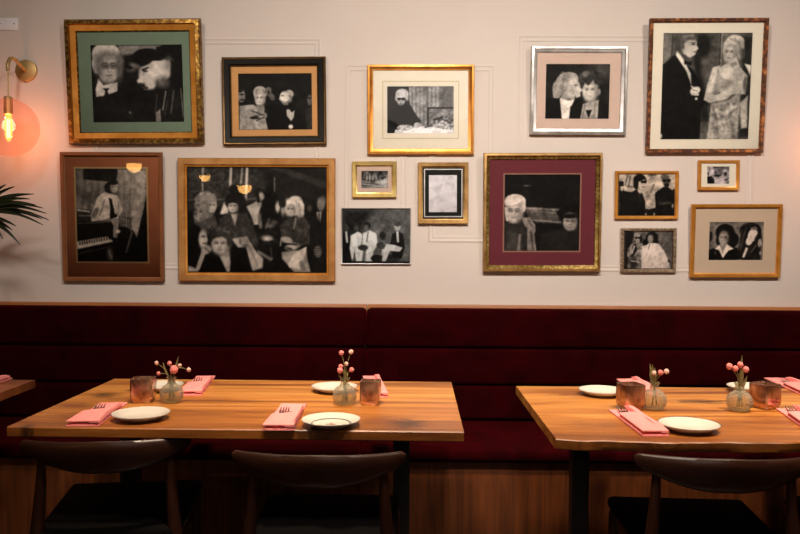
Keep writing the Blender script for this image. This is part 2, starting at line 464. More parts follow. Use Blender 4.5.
# ------------------------------------------------------------------ tableware
def plate_prof(r):
    return [(0, .004), (r*.55, .004), (r*.66, .007), (r*.8, .0125), (r*.97, .0185), (r, .0195), (r*1.0, .0175), (r*.82, .009), (r*.62, .0005), (r*.58, 0), (r*.5, .0015), (0, .0015)]
def ring(r0, r1, z0, z1):
    return lathe(NB(), [(r0, z0), (r1, z1), (r1, z1+.0005), (r0, z0+.0005)], 48, closed=True)
PL = [((141, 415), .080, 'white plate beside the leftmost fork and pink napkin', 0),
      ((331, 421.5), .081, 'white plate with dark green ring and small printed flower', 1),
      ((334.5, 388), .078, 'white plate behind the round vase on left table middle', 0),
      ((160, 386.5), .078, 'white plate mostly hidden behind leftmost candle holder and vase', 0),
      ((602, 391.5), .078, 'pale plate at back left corner of the right table', 0),
      ((689, 426), .081, 'cream plate with thin dark rim at front of right table', 2),
      ((750, 388), .076, 'white plate behind the rightmost vase and candle holder', 0)]
for (p, r, lab, k) in PL:
    w = atZ(p[0], p[1], TZ+.012)
    t = thing('side_plate', lab, 'plate', (w.x, w.y, TZ+.0006), 0, 'side plates on the tables')
    obj('dish', lathe(NB(), plate_prof(r), 48), 'plate_glaze', t)
    if k == 1:
        obj('printed_ring', ring(r*.64, r*.675, .0068, .0078), 'plate_ring', t, label='dark green ring round the plate well')
        bm = NB()
        for (dx, dy) in ((-.009, -.002), (0, .004), (.009, -.003), (.002, -.006)):
            lathe(bm, [(0, .0046), (.0045, .0046), (.0045, .0042)], 10, (dx, dy, 0))
        obj('printed_flower', bm, 'mat_line_grey', t, label='small printed flower in the middle')
    if k == 2 or k == 0 and p[0] > 500:
        obj('rim_line', ring(r*.985, r*1.004, .0185, .0192), 'plate_edge', t, label='thin dark line on the rim')

def holder(px, py, w, h, rz, lab):
    p = atZ(px, py, TZ)
    t = thing('candle_holder', lab, 'candle holder', (p.x, p.y+w*.45, TZ+.0006), rz, 'copper glass candle holders')
    bm = NB(); c = .17
    def oct_(s, z): 
        a = s/2; b = a*(1-c)
        return [bm.verts.new((x, y, z)) for x, y in ((a, b), (b, a), (-b, a), (-a, b), (-a, -b), (-b, -a), (b, -a), (a, -b))]
    lv = [(w*.80, 0), (w*.86, .003), (w*.86, .008), (w*.96, .013), (w, .02), (w, h*.5), (w*1.0, h*.93), (w*.985, h), (w*.93, h), (w*.9, h*.93), (w*.9, .02), (w*.8, .015)]
    rg = [oct_(*q) for q in lv]
    for a, b in zip(rg, rg[1:]):
        for k in range(8): bm.faces.new((a[k], a[(k+1) % 8], b[(k+1) % 8], b[k]))
    bm.faces.new(rg[0]); bm.faces.new(rg[-1])
    obj('cup', bm, 'mercury_copper', t)
    obj('candle', lathe(NB(), [(0, .0165), (w*.33, .0165), (w*.33, h*.45), (0, h*.45)], 20), 'wax', t)
holder(140, 403.5, .070, .074, R(8), 'copper mirrored candle holder beside the vase at left end of left table')
holder(370, 406, .061, .075, R(-4), 'copper mirrored candle holder right of the tall pink flowers')
holder(633.3, 411, .068, .078, R(14), 'copper candle holder between pale plate and vase on right table')
holder(769.5, 410, .070, .076, R(28), 'copper candle holder with corner edge towards the viewer, rightmost')

FLOW = 0
def flower(vp, base, tip, r, pale, lab, grp, bend=.01):
    """vp: vase base point; tip: pixel of the head"""
    w = atY(tip[0], tip[1], vp.y+random.uniform(-.012, .012))
    t = thing('pink_flower', lab, 'flower', (vp.x, vp.y, vp.z+.012), 0, grp)
    o = Vector((vp.x, vp.y, vp.z+.012)); e = w-o
    nk = Vector((e.x*.12+random.uniform(-.004, .004), e.y*.1, .066))
    st = Vector((random.uniform(-.012, .012), random.uniform(-.01, .01), 0))
    path = smoothpts([st, nk, (nk+e)/2+Vector((bend*math.copysign(1, e.x)*-.3, 0, bend*.6)), e], 5)
    obj('stem', tube(NB(), path, .0011, 6), 'stem_green', t)
    bm = NB(); bmesh.ops.create_icosphere(bm, subdivisions=3, radius=r)
    for v in bm.verts:
        k = 1+.14*math.sin(v.co.x*1400+1)*math.sin(v.co.y*1300)*math.sin(v.co.z*1200); v.co = v.co*k
        v.co.z *= 1.1
    obj('flower_head', bm, 'petal_pale' if pale else 'petal_pink', t, loc=e)
def leafspray(vp, pts, lab, grp, wd=.007):
    t = thing('dried_leaf_sprig', lab, 'foliage', (vp.x, vp.y, vp.z+.012), 0, grp)
    o = Vector((vp.x, vp.y, vp.z+.012)); bs = NB(); bl = NB()
    for q, (x, y) in enumerate(pts):
        e = atY(x, y, vp.y+random.uniform(-.012, .012))-o
        nk = Vector((e.x*.2, e.y*.1, .058))
        path = smoothpts([Vector((random.uniform(-.01, .01), 0, 0)), nk, (nk+e)/2, e], 4)
        tube(bs, path, .0009, 5)
        d = (e-nk); L = max(d.length*.9, .016); d.normalize(); s = d.cross(Vector((0, 1, 0))).normalized()
        prev = None
        for k in range(7):
            u = k/6; c = e-d*L*(1-u)+Vector((0, -.002*math.sin(u*PI), 0)); ww = wd*math.sin(PI*min(.98, u*.9+.08))**.8
            row = [bl.verts.new(c-s*ww*.5), bl.verts.new(c+Vector((0, .0015, 0))), bl.verts.new(c+s*ww*.5)]
            if prev:
                bl.faces.new((prev[0], prev[1], row[1], row[0])); bl.faces.new((prev[1], prev[2], row[2], row[1]))
            prev = row
    obj('stem', bs, 'stem_green', t); obj('leaf', bl, 'dry_leaf', t)
def vase(px, py, r, hn, lab):
    p = atZ(px, py, TZ); p = Vector((p.x, p.y+r*.6, TZ+.0006))
    k = r/.036
    out = [(0, 0), (.017*k, 0), (.026*k, .004), (.034*k, .014*k), (.036*k, .026*k), (.034*k, .038*k), (.026*k, .050*k), (.016*k, .056*k), (.0125*k, .061*k), (.0125*k, hn-.008), (.0145*k, hn-.003), (.0155*k, hn)]
    inn = [(max(0, a-.0022), b if b > .004 else .004) for a, b in out[::-1]]
    t = obj('bud_vase', lathe(NB(), out+inn, 36), 'vase_glass', None, loc=p)
    tag(t, lab, 'vase', 'textured glass bud vases'); return p
v1 = vase(169.5, 404, .037, .080, 'round textured glass vase at left end of left table')
g = 'flowers in the left end vase'
flower(v1, 0, (156.5, 363), .006, 1, 'pale bud leaning far left in the leftmost vase', g)
flower(v1, 0, (158.5, 373.5), .006, 0, 'low pink bud on the left side of the leftmost vase', g)
flower(v1, 0, (169.5, 363.5), .007, 0, 'pink flower standing upright at top of leftmost vase bunch', g)
flower(v1, 0, (174, 369.5), .0125, 0, 'large salmon flower in the middle of the leftmost vase', g)
flower(v1, 0, (179.8, 365.5), .006, 1, 'pale bud just right of the salmon flower in leftmost vase', g)
flower(v1, 0, (188.8, 369.8), .0065, 1, 'pale bud drooping furthest right from the leftmost vase', g, .03)
leafspray(v1, [(163, 363), (166, 371), (171, 374), (178.5, 356.5)], 'dry green leaves and curled tendril in the leftmost vase', g)
v2 = vase(344, 406, .038, .082, 'round textured glass vase behind the green-ringed plate')
g = 'flowers in the middle vase'
flower(v2, 0, (341.3, 353), .0078, 0, 'tall pink globe flower, left one at top of middle vase', g)
flower(v2, 0, (351, 352), .0072, 1, 'tall pale globe flower, right one at top of middle vase', g)
flower(v2, 0, (341, 366.5), .0072, 0, 'short pink flower on left side of the middle vase', g)
flower(v2, 0, (351.6, 369.8), .0075, 0, 'short pink flower on right side of the middle vase', g)
flower(v2, 0, (340, 370.5), .009, 0, 'dusky pink flower low at left in the middle vase', g)
flower(v2, 0, (346.5, 364), .006, 1, 'small cream bud in the centre of the middle vase', g)
leafspray(v2, [(338.5, 374), (348, 372), (345, 369), (350, 377), (343, 376)], 'dry green leaves at the neck of the middle vase', g)
v3 = vase(656.5, 410.8, .038, .082, 'round textured glass vase beside the cream dark-rimmed plate')
g = 'flowers in the vase at left of right table'
flower(v3, 0, (666.5, 371.5), .0075, 1, 'pale pink globe flower leaning right, near cream dark-rimmed plate', g)
flower(v3, 0, (660.5, 372.5), .0082, 0, 'deep pink globe flower beside the pale one on right table', g)
flower(v3, 0, (654, 373), .0065, 1, 'small cream bud above vase between the two plates of right table', g)
leafspray(v3, [(650, 363.5), (652.5, 364.5), (655, 368), (649.5, 372), (653, 377), (658, 381), (651, 382)], 'curly dry brown leaves in vase beside cream dark-rimmed plate', g, .009)
v4 = vase(742.5, 412.5, .039, .086, 'round textured glass vase beside the rightmost candle holder')
g = 'flowers in the right end vase'
flower(v4, 0, (729.5, 366.5), .0095, 0, 'pink flower leaning left in the rightmost vase', g)
flower(v4, 0, (735.5, 368.5), .0085, 0, 'pink flower low between the two others in the rightmost vase', g)
flower(v4, 0, (740.3, 364.8), .009, 0, 'pink flower highest in the rightmost vase', g)
flower(v4, 0, (746, 369.5), .009, 0, 'pink flower leaning right in the rightmost vase', g)
leafspray(v4, [(739, 373), (743, 371), (747, 376), (742, 355.5), (738, 378), (746, 381)], 'dry green leaves and fine tendril in the rightmost vase', g, .009)

def napkin(a, b, wd, lab, flab, klab=None, tine=.62, rot2=0):
    A = atZ(a[0], a[1], TZ); B = atZ(b[0], b[1], TZ); d = B-A; L = d.length; rz = math.atan2(d.y, d.x)
    loc = (A.x, A.y, TZ+.0008)
    rnd = random.Random(int(a[0]))
    def slab(x0, x1, hw0, hw1, z0, z1, skew=0, nx=18, ny=8):
        bm = NB(); g = []
        for s in (0, 1):
            G = []
            for i in range(nx+1):
                row = []
                for j in range(ny+1):
                    u = i/nx; v = -1+2*j/ny
                    hw = hw0+(hw1-hw0)*u
                    x = x0+(x1-x0)*u+skew*v*u; y = hw*v
                    edge = min(1, (1-abs(v))*4+.0)**.5 if abs(v) < 1 else 0
                    eu = min(1, min(u, 1-u)*7)**.5
                    bul = edge*eu
                    zt = z0+(z1-z0)*(.45+.55*bul)+.0012*math.sin(u*9+v*3+a[0])*s*bul
                    row.append(bm.verts.new((x, y, zt if s else z0)))
                G.append(row)
            g.append(G)
        for i in range(nx):
            for j in range(ny):
                for s in (0, 1): bm.faces.new((g[s][i][j], g[s][i+1][j], g[s][i+1][j+1], g[s][i][j+1]))
        for i in range(nx):
            for j in (0, ny): bm.faces.new((g[0][i][j], g[0][i+1][j], g[1][i+1][j], g[1][i][j]))
        for j in range(ny):
            for i in (0, nx): bm.faces.new((g[0][i][j], g[0][i][j+1], g[1][i][j+1], g[1][i][j]))
        return bm
    t = thing('napkin', lab, 'napkin', loc, rz, 'folded pink napkins')
    obj('folded_base', slab(0, L, wd*.5, wd*.46, 0, .009), 'napkin_pink', t)
    obj('pocket_fold', slab(.002, L*tine, wd*.5, wd*.45, .0125, .020, skew=-.012), 'napkin_pink', t)
    obj('side_fold', slab(.001, L*(tine+.3), wd*.14, wd*.12, .0095, .021), 'napkin_pink', t).location = (0, -wd*.36, 0)
    # fork between the folds, tines out
    if not flab: return
    bm = NB(); fx = L*tine
    fx += .006; zz = .0112
    tube(bm, [(fx-.12, 0, zz), (fx-.04, 0, zz), (fx-.008, 0, zz)], [.0045, .0025, .003], 8, (1, .35))
    tube(bm, [(fx-.012, 0, zz), (fx+.0, 0, zz), (fx+.012, 0, zz), (fx+.016, 0, zz+.001)], [.005, .0125, .0145, .0145], 10, (1, .14))
    for k in range(4):
        y = -.0117+k*.0078
        tube(bm, [(fx+.013, y, zz+.001), (fx+.03, y, zz+.004), (fx+.048, y*.95, zz+.009)], [.0026, .0023, .0014], 6, (1, .6))
    f = obj('fork', bm, 'steel', None, loc=(loc[0]+math.cos(rz+PI/2)*wd*.1, loc[1]+math.sin(rz+PI/2)*wd*.1, loc[2])); f.rotation_euler = (0, 0, rz)
    tag(f, flab, 'fork', 'forks in the napkins')
    if klab:
        bm = NB()
        tube(bm, [(fx-.1, 0, zz), (fx-.02, 0, zz), (fx+.022, 0, zz), (fx+.03, 0, zz)], [.005, .0045, .0055, .003], 8, (1, .3))
        f = obj('knife', bm, 'steel', None, loc=(loc[0]-math.cos(rz+PI/2)*wd*.17, loc[1]-math.sin(rz+PI/2)*wd*.17, loc[2])); f.rotation_euler = (0, 0, rz+R(2))
        tag(f, klab, 'knife', 'knives in the napkins')
napkin((82, 427), (114, 404), .088, 'pink folded napkin at front left corner of left table', 'fork on the front left napkin, tines showing', tine=.5)
napkin((190, 396), (206, 377), .075, 'pink folded napkin at back of left table right of leftmost vase', 'fork on the napkin behind the leftmost vase', 'dark knife end on the napkin behind the leftmost vase', tine=.5)
napkin((278, 431), (294, 405), .085, 'pink folded napkin left of the green-ringed plate', 'fork on the napkin left of green-ringed plate', 'knife end on the napkin left of green-ringed plate', tine=.45)
napkin((379, 398), (370, 377), .06, 'pink napkin partly hidden behind the middle candle holder', None)
napkin((656, 437), (619, 411), .07, 'pink folded napkin in front of right table left candle holder', 'fork on the napkin beside the cream dark-rimmed plate', tine=.72)
napkin((648, 394), (625, 380), .07, 'pink napkin tip behind candle holder, right of pale plate', None)
napkin((816, 397), (774, 379), .08, 'pink folded napkin at back right beyond rightmost candle holder', 'fork on the back right napkin at photo edge', tine=.55)
napkin((828, 437), (787, 410), .07, 'pink napkin cut by photo edge in front of rightmost candle holder', 'fork on the front right napkin at photo edge', tine=.72)
napkin((-32, 390), (4, 379), .07, 'pink napkin on corner of the far left table', None)

# ------------------------------------------------------------------ switch plate, sconces, palm
p0 = atY(-6, 18, WY); p1 = atY(18.5, 30.5, WY)
t = thing('wall_plate', 'white blank wall plate with two screws, top left corner', 'wall plate', ((p0.x+p1.x)/2, WY, p1.z))
hw = (p1.x-p0.x)/2; hh = p0.z-p1.z
obj('cover', box(NB(), -hw, hw, -.006, -.0005, 0, hh, .002, 2), 'switch_white', t)
for px in (.5, 14.5):
    q = atY(px, 24, WY); s = obj('screw', lathe(NB(), [(0, .0015), (.003, .001), (.0035, 0), (0, 0)], 12), 'screw_grey', t, loc=(q.x-(p0.x+p1.x)/2, -.006, q.z-p1.z)); s.rotation_euler = (PI/2, 0, 0)

bp = atY(27, 71, WY); GY = 3.415
gc = atY(8.5, 127.5, GY)
def sconce(label):
    t = thing('wall_sconce', label, 'wall lamp', (bp.x, WY, bp.z), 0, 'globe wall sconces')
    o = obj('back_plate', lathe(NB(), [(0, .016), (.044, .016), (.049, .013), (.05, .0005), (0, .0005)], 40), 'brass', t); o.rotation_euler = (PI/2, 0, 0)
    gx, gy, gz = gc.x-bp.x, GY-WY, gc.z-bp.z
    obj('arm', tube(NB(), smoothpts([(0, -.014, 0), (gx*.15, -.06, .012), (gx*.5, -.12, .026), (gx*.85, gy+.022, .018), (gx, gy, -.012), (gx, gy, -.04)], 8), .008, 14), 'brass', t)
    obj('rod', tube(NB(), [(gx, gy, -.038), (gx, gy, gz+.127)], .0028, 8), 'brass', t)
    obj('socket', lathe(NB(), [(0, 0), (.016, 0), (.019, -.004), (.019, -.075), (.016, -.078), (0, -.078)], 24, (gx, gy, gz+.134)), 'brass', t)
    bm = NB(); r = .127
    lathe(bm, [(r*math.sin(a), r*math.cos(a)) for a in [R(8.5)+(PI-R(8.5))*k/40 for k in range(41)]], 48, (gx, gy, gz))
    obj('globe', bm, 'globe_glass', t)
    bm = NB(); lathe(bm, [(0, -.062), (.006, -.060), (.013, -.045), (.016, -.01), (.016, .03), (.012, .055), (.012, .058)], 20, (gx, gy, gz))
    b = obj('bulb', bm, 'bulb_glass', t)
    bm = NB()
    for k in range(5):
        a = 2*PI*k/5; q = (gx+.006*math.cos(a), gy+.006*math.sin(a)); tube(bm, [(q[0], q[1], gz-.045), (q[0], q[1], gz+.035)], .0016, 6)
    obj('filament', bm, 'filament', b)
    L = bpy.data.lights.new('lamp_light', 'POINT'); L.energy = 2.5; L.color = (1, .42, .26); L.shadow_soft_size = .03
    lo = bpy.data.objects.new('lamp_light', L); COL.objects.link(lo); lo.parent = t; lo.location = (gx, gy, gz-.01)
    return t
s1 = sconce('brass wall sconce with amber glass globe and glowing filament bulb')
q = atY(822, 84, WY)
dup(s1, (q.x+.07, WY, q.z), 0, 'brass globe sconce just beyond right edge, seen by its glow')

# fan palm
t = thing('potted_palm', 'dark green palm leaf tips reaching in at left edge', 'plant', (-2.75, 3.18, 0))
obj('pot', lathe(NB(), [(0, 0), (.13, 0), (.15, .02), (.18, .3), (.19, .31), (.19, .34), (.17, .34), (.165, .3), (0, .3)], 36), 'terracotta', t)
obj('soil', lathe(NB(), [(0, .315), (.16, .312), (.16, .302), (0, .302)], 24), 'soil', t)
O3 = Vector((-2.75, 3.18, 0))
def frond(hub, tips, name='frond'):
    bm = NB()
    for e in tips:
        d = e-hub; n = 9; prev = None; L = d.length
        sd = d.cross(Vector((0, 1, .2))).normalized()
        for k in range(n):
            u = k/(n-1); c = hub+d*u+Vector((0, 0, .10*L*math.sin(u*PI)))
            ww = .0075*math.sin(PI*min(.99, .15+u*.82))**.7*(1.25 if u < .6 else 1)
            row = [bm.verts.new(c-sd*ww), bm.verts.new(c+Vector((0, .003, 0))), bm.verts.new(c+sd*ww)]
            if prev:
                bm.faces.new((prev[0], prev[1], row[1], row[0])); bm.faces.new((prev[1], prev[2], row[2], row[1]))
            prev = row
    base = O3+Vector((0, 0, .3)); mid = (base+hub)/2+Vector((-.05, 0, .15))
    tube(bm, smoothpts([base, mid, hub], 8), .006, 8)
    for v in bm.verts: v.co -= O3
    obj('frond', bm, 'leaf_dark', t)
hub = atY(-22, 213, 3.32)
frond(hub, [atY(x, y, 3.32+dy) for x, y, dy in ((6, 184.5, -.02), (14.5, 186.5, 0), (24, 193.5, .02), (34, 194, .03), (30, 199, -.03), (43, 208, .02), (46.5, 213.5, -.02), (42, 219, .04), (49, 220, .03), (43, 225, -.01), (36, 205, -.04), (-10, 175, 0), (-40, 175, 0), (-70, 195, 0), (-80, 220, .02), (-60, 245, 0))])
hub2 = atY(-14, 219, 3.27)
frond(hub2, [atY(x, y, 3.27+dy) for x, y, dy in ((20.5, 245, 0), (3, 239, .01), (12, 230, .03), (-8, 250, 0), (-40, 250, 0), (-50, 225, 0), (1, 236, .02), (16, 226, 0))])
for (hx, hy, hz) in ((-3.0, 3.0, 1.5), (-2.6, 2.9, 1.2), (-2.95, 3.4, 1.25)):
    h = Vector((hx, hy, hz)); frond(h, [h+Vector((.26*math.cos(a), -.05*math.sin(a*3), .26*math.sin(a))) for a in [R(-60+20*k) for k in range(15)]])

# ------------------------------------------------------------------ picture prints (painted as grids of vertex colour)
class Canvas:
    def __init__(s, rect, ppx, bg, noise=.03, seed=1, nscale=6):
        x0, y0, x1, y1 = rect; s.rect = rect; s.u = 1/ppx
        s.w = int((x1-x0)/s.u)+1; s.h = int((y1-y0)/s.u)+1
        s.X, s.Y = np.meshgrid(np.linspace(x0, x1, s.w), np.linspace(y0, y1, s.h))
        s.a = np.full(s.X.shape, float(bg)); s.rng = np.random.RandomState(seed); s.ns = noise; s.k = 1
        s.q = (x1-x0)/120.
    def put(s, m, v, o=1): m = np.clip(m, 0, 1)*o; s.a = s.a*(1-m)+v*m; return s
    def E(s, cx, cy, rx, ry, v, ang=0, soft=None, o=1):
        c, n = math.cos(R(ang)), math.sin(R(ang)); dx = s.X-cx; dy = s.Y-cy
        u = (dx*c+dy*n)/rx; w = (-dx*n+dy*c)/ry; d = (np.sqrt(u*u+w*w)-1)*min(rx, ry)
        sf = soft or s.q*.9; return s.put(.5-d/(2*sf), v, o)
    def C(s, x0, y0, x1, y1, r, v, o=1, soft=None):
        dx, dy = x1-x0, y1-y0; L = dx*dx+dy*dy+1e-9
        t = np.clip(((s.X-x0)*dx+(s.Y-y0)*dy)/L, 0, 1); d = np.hypot(s.X-x0-t*dx, s.Y-y0-t*dy)-r
        return s.put(.5-d/(2*(soft or s.q*.6)), v, o)
    def P(s, pts, v, soft=None, o=1):
        n = len(pts); ins = np.zeros(s.X.shape, bool); dm = np.full(s.X.shape, 1e9)
        for i in range(n):
            x0, y0 = pts[i]; x1, y1 = pts[(i+1) % n]; dx, dy = x1-x0, y1-y0
            t = np.clip(((s.X-x0)*dx+(s.Y-y0)*dy)/(dx*dx+dy*dy+1e-9), 0, 1)
            dm = np.minimum(dm, np.hypot(s.X-x0-t*dx, s.Y-y0-t*dy))
            if y0 != y1: ins ^= ((y0 > s.Y) != (y1 > s.Y)) & (s.X < dx*(s.Y-y0)/dy+x0)
        d = np.where(ins, -dm, dm); return s.put(.5-d/(2*(soft or s.q*.9)), v, o)
    def N(s, amp, cell, box=None):
        def one(c):
            gw, gh = int((s.rect[2]-s.rect[0])/c)+3, int((s.rect[3]-s.rect[1])/c)+3
            g = s.rng.rand(gh, gw)-.5; fx = (s.X-s.rect[0])/c; fy = (s.Y-s.rect[1])/c
            ix, iy = fx.astype(int), fy.astype(int); tx, ty = fx-ix, fy-iy
            tx = tx*tx*(3-2*tx); ty = ty*ty*(3-2*ty)
            return (g[iy, ix]*(1-tx)+g[iy, ix+1]*tx)*(1-ty)+(g[iy+1, ix]*(1-tx)+g[iy+1, ix+1]*tx)*ty
        n = one(cell)+.5*one(cell/2.3); m = 1
        if box: m = ((s.X > box[0]) & (s.X < box[2]) & (s.Y > box[1]) & (s.Y < box[3]))
        s.a = s.a+n*amp*m; return s
    def face(s, x, y, w, h, v, turn=0, glasses=0, smile=0, ang=0):
        s.E(x, y, w, h, v*.8, ang, soft=w*.12); s.E(x-w*.1*(1 if turn <= 0 else -1), y-h*.02, w*.72, h*.8, v, ang, soft=w*.45)
        sd = -1 if turn > 0 else 1; ex = turn*w*.25
        s.E(x+sd*w*.8, y+h*.15, w*.3, h*.75, v*.55, ang, soft=w*.3, o=.75)
        for k in (-1, 1):
            cx = x+ex+k*w*.37
            s.E(cx, y-h*.15, w*.30, h*.14, v*.66, ang, soft=w*.2, o=.8)
            if glasses == 1:
                s.E(cx, y-h*.12, w*.33, h*.19, .2, soft=w*.06, o=.75); s.E(cx, y-h*.12, w*.27, h*.145, v*.82, soft=w*.06)
            if glasses == 2: s.E(cx, y-h*.1, w*.36, h*.19, .05)
            else:
                s.E(cx, y-h*.11, w*.15, h*.05, .15, ang, soft=w*.09, o=.85)
                s.C(cx-w*.2, y-h*.25, cx+w*.2, y-h*.27, h*.012, v*.4, soft=w*.09, o=.7)
        if glasses == 2: s.C(x+ex-w*.8, y-h*.18, x+ex+w*.8, y-h*.18, h*.012, .15, o=.8)
        s.C(x-w*.55, y-h*.78, x+w*.6, y-h*.8, h*.16, v*.5, soft=w*.3, o=.55)
        nx = x+ex*1.3
        s.C(nx+sd*w*.12, y-h*.08, nx+sd*w*.16, y+h*.2, w*.03, v*.62, soft=w*.14, o=.8); s.C(nx-w*.12, y+h*.26, nx+w*.12, y+h*.26, h*.01, v*.4, soft=w*.08, o=.8)
        s.C(nx-sd*w*.03, y-h*.1, nx-sd*w*.02, y+h*.18, w*.04, min(1, v*1.12), soft=w*.1, o=.7)
        if smile: s.E(x+ex, y+h*.47, w*.42, h*.12, .25, soft=w*.12); s.E(x+ex, y+h*.46, w*.32, h*.06, .95, soft=w*.08)
        else: s.C(x+ex-w*.22, y+h*.47, x+ex+w*.22, y+h*.47, h*.025, v*.35, soft=w*.1, o=.85); s.C(x+ex-w*.12, y+h*.62, x+ex+w*.12, y+h*.62, h*.02, v*.7, soft=w*.12, o=.6)
        s.E(x, y+h*1.0, w*.6, h*.12, v*.4, soft=w*.25, o=.6)
        return s
ppx = 2.2
def cv(rect, scale, bg, seed=1): return Canvas(rect, ppx/scale, bg, seed=seed)
ART = {}
# 1 two men close together
c = cv((120, 117, 482, 420), 3.953, .12, 1); c.N(.05, 40)
c.P([(228, 117), (400, 117), (392, 138), (300, 152), (236, 158)], .55, 6)
c.E(180, 152, 56, 46, .82); c.E(140, 190, 18, 40, .7)
c.face(187, 205, 44, 64, .76, .3, 1); c.E(232, 212, 13, 44, .38, soft=8); c.E(238, 180, 12, 30, .5, soft=8)
c.P([(146, 248), (165, 274), (222, 262), (220, 298), (175, 316), (134, 322), (133, 290)], .85)
c.P([(163, 286), (188, 285), (180, 298), (188, 318), (165, 318), (172, 298)], .1)
c.P([(120, 322), (172, 314), (222, 298), (245, 250), (262, 420), (120, 420)], .14)
c.E(345, 165, 62, 34, .08); c.P([(380, 125), (482, 117), (482, 260), (440, 220), (430, 180), (380, 160)], .09)
c.E(392, 212, 52, 42, .8, 10, soft=6); c.E(345, 232, 38, 40, .84, -20, soft=6); c.E(352, 268, 22, 24, .8, soft=5); c.P([(318, 226), (312, 240), (299, 257), (304, 268), (322, 268), (335, 240)], .86, 4)
c.E(400, 262, 26, 20, .5, 20, soft=12); c.E(428, 200, 18, 30, .62, soft=10); c.P([(436, 180), (482, 180), (482, 290), (430, 285)], .09, 5)
c.E(335, 182, 34, 14, .1, -25, soft=4); c.E(366, 166, 40, 12, .08, 10); c.C(322, 214, 345, 206, 3, .12); c.E(333, 219, 9, 4, .2); c.C(304, 268, 318, 266, 2, .25); c.C(318, 282, 340, 284, 3, .28); c.C(325, 290, 345, 293, 2, .5)
c.E(292, 198, 24, 10, .5, 20, soft=5); c.E(278, 214, 20, 10, .4, soft=5); c.E(274, 206, 8, 5, .1)
for q in ((412, 300, 398, 372, 3, .55), (444, 298, 430, 385, 3, .4), (472, 288, 479, 400, 2, .5), (378, 310, 368, 380, 2, .35), (420, 330, 405, 390, 2, .3)): c.C(*q)
c.P([(368, 384), (388, 368), (390, 420), (370, 420)], .6); c.C(266, 380, 268, 384, 3, .5); c.N(.04, 9)
ART[1] = (c, (1.0, .96, .93))
# 2 group at a party
c = cv((100, 117, 510, 430), 5.564, .1, 2); c.N(.04, 30)
c.E(116, 240, 22, 36, .55); c.E(118, 232, 12, 5, .12); c.E(122, 262, 12, 5, .15); c.E(108, 210, 18, 12, .15)
c.P([(103, 295), (180, 288), (240, 318), (262, 430), (103, 430)], .62); c.N(.12, 14, (103, 295, 262, 430))
c.E(220, 222, 38, 36, .8); c.face(220, 256, 29, 40, .9, -.3); c.P([(188, 250), (192, 212), (222, 196), (252, 212), (256, 250), (246, 232), (222, 218), (204, 226)], .72, 4); c.C(206, 202, 200, 225, 2, .45); c.C(235, 202, 246, 228, 2, .45)
c.P([(202, 292), (240, 290), (246, 322), (204, 332)], .55); c.E(215, 350, 46, 22, .6); c.E(188, 362, 26, 8, .1); c.E(205, 335, 30, 3, .15, 20); c.C(200, 378, 240, 360, 3, .15); c.C(190, 350, 240, 345, 2, .2)
c.E(266, 215, 18, 24, .5, 20); c.E(285, 245, 15, 24, .42, -30); c.E(268, 222, 6, 10, .15)
c.P([(258, 300), (335, 282), (400, 288), (450, 340), (472, 430), (262, 430)], .07)
c.E(382, 232, 26, 24, .72); c.E(384, 258, 16, 22, .5); c.E(355, 250, 24, 34, .88); c.P([(334, 240), (326, 262), (340, 262)], .85); c.E(345, 240, 6, 3, .1); c.E(338, 272, 5, 3, .2); c.E(380, 258, 7, 10, .75); c.P([(345, 275), (380, 275), (378, 292), (350, 292)], .5)
c.P([(368, 318), (382, 316), (398, 335), (412, 322), (408, 360), (392, 382), (368, 352)], .85); c.E(390, 413, 13, 12, .85)
c.E(498, 265, 15, 30, .4); c.E(496, 255, 10, 4, .12); c.P([(470, 320), (510, 300), (510, 430), (478, 430)], .2); c.N(.03, 10)
ART[2] = (c, (1, .97, .94))
# 3 person leaning on piano
c = cv((80, 80, 355, 440), 3.87, .44, 3); c.N(.14, 26)
for x in range(90, 200, 26): c.E(x+12, 150, 8, 26, .62, soft=6, o=.6); c.E(x, 215, 7, 18, .6, soft=6, o=.6)
c.P([(110, 80), (245, 80), (236, 132), (110, 122)], .14); c.P([(245, 82), (355, 82), (345, 200), (312, 358), (262, 330), (250, 200)], .62, 6)
for q in ((320, 120), (330, 165), (312, 210), (306, 250), (300, 290)): c.E(*q, 14, 12, .76, soft=6, o=.7)
for q in ((268, 110, 262, 300), (296, 100, 280, 320)): c.C(*q, 2, .5, soft=3)
c.P([(80, 235), (135, 240), (135, 288), (80, 288)], .2); c.C(85, 240, 130, 246, 3, .7); c.C(88, 262, 130, 262, 2, .5)
c.P([(80, 286), (225, 282), (300, 320), (318, 358), (355, 350), (355, 440), (80, 440)], .08)
c.P([(354, 185), (356, 358), (310, 358)], .06)
c.P([(80, 362), (198, 342), (220, 362), (80, 392)], .9)
for k in range(13):
    x = 86+k*9.6; y = 364-k*1.75; c.P([(x, y), (x+4.5, y-1), (x+7, y+11), (x+2.5, y+12)], .05)
c.C(83, 292, 210, 286, 2, .35); c.C(80, 410, 195, 385, 2, .3)
c.P([(206, 270), (246, 275), (236, 348), (220, 345), (222, 300)], .6); c.E(240, 322, 8, 7, .85)
c.P([(162, 190), (190, 170), (240, 184), (260, 232), (246, 272), (205, 272), (140, 284), (134, 262), (150, 225)], .86); c.C(190, 200, 170, 262, 2, .55); c.C(245, 205, 240, 260, 2, .6)
c.P([(206, 192), (226, 200), (238, 266), (208, 276), (212, 230)], .1); c.C(222, 196, 232, 252, 3.5, .9)
c.E(212, 153, 21, 22, .14); c.face(228, 152, 14, 21, .82, .2); c.E(226, 134, 18, 9, .14); c.E(152, 250, 10, 24, .2, 30, o=.5)
for q in ((248, 264, 292, 272, 4), (246, 266, 250, 300, 3), (288, 272, 290, 318, 4), (248, 288, 288, 292, 2), (252, 300, 290, 304, 3), (294, 325, 270, 402, 4)): c.C(*q, .42)
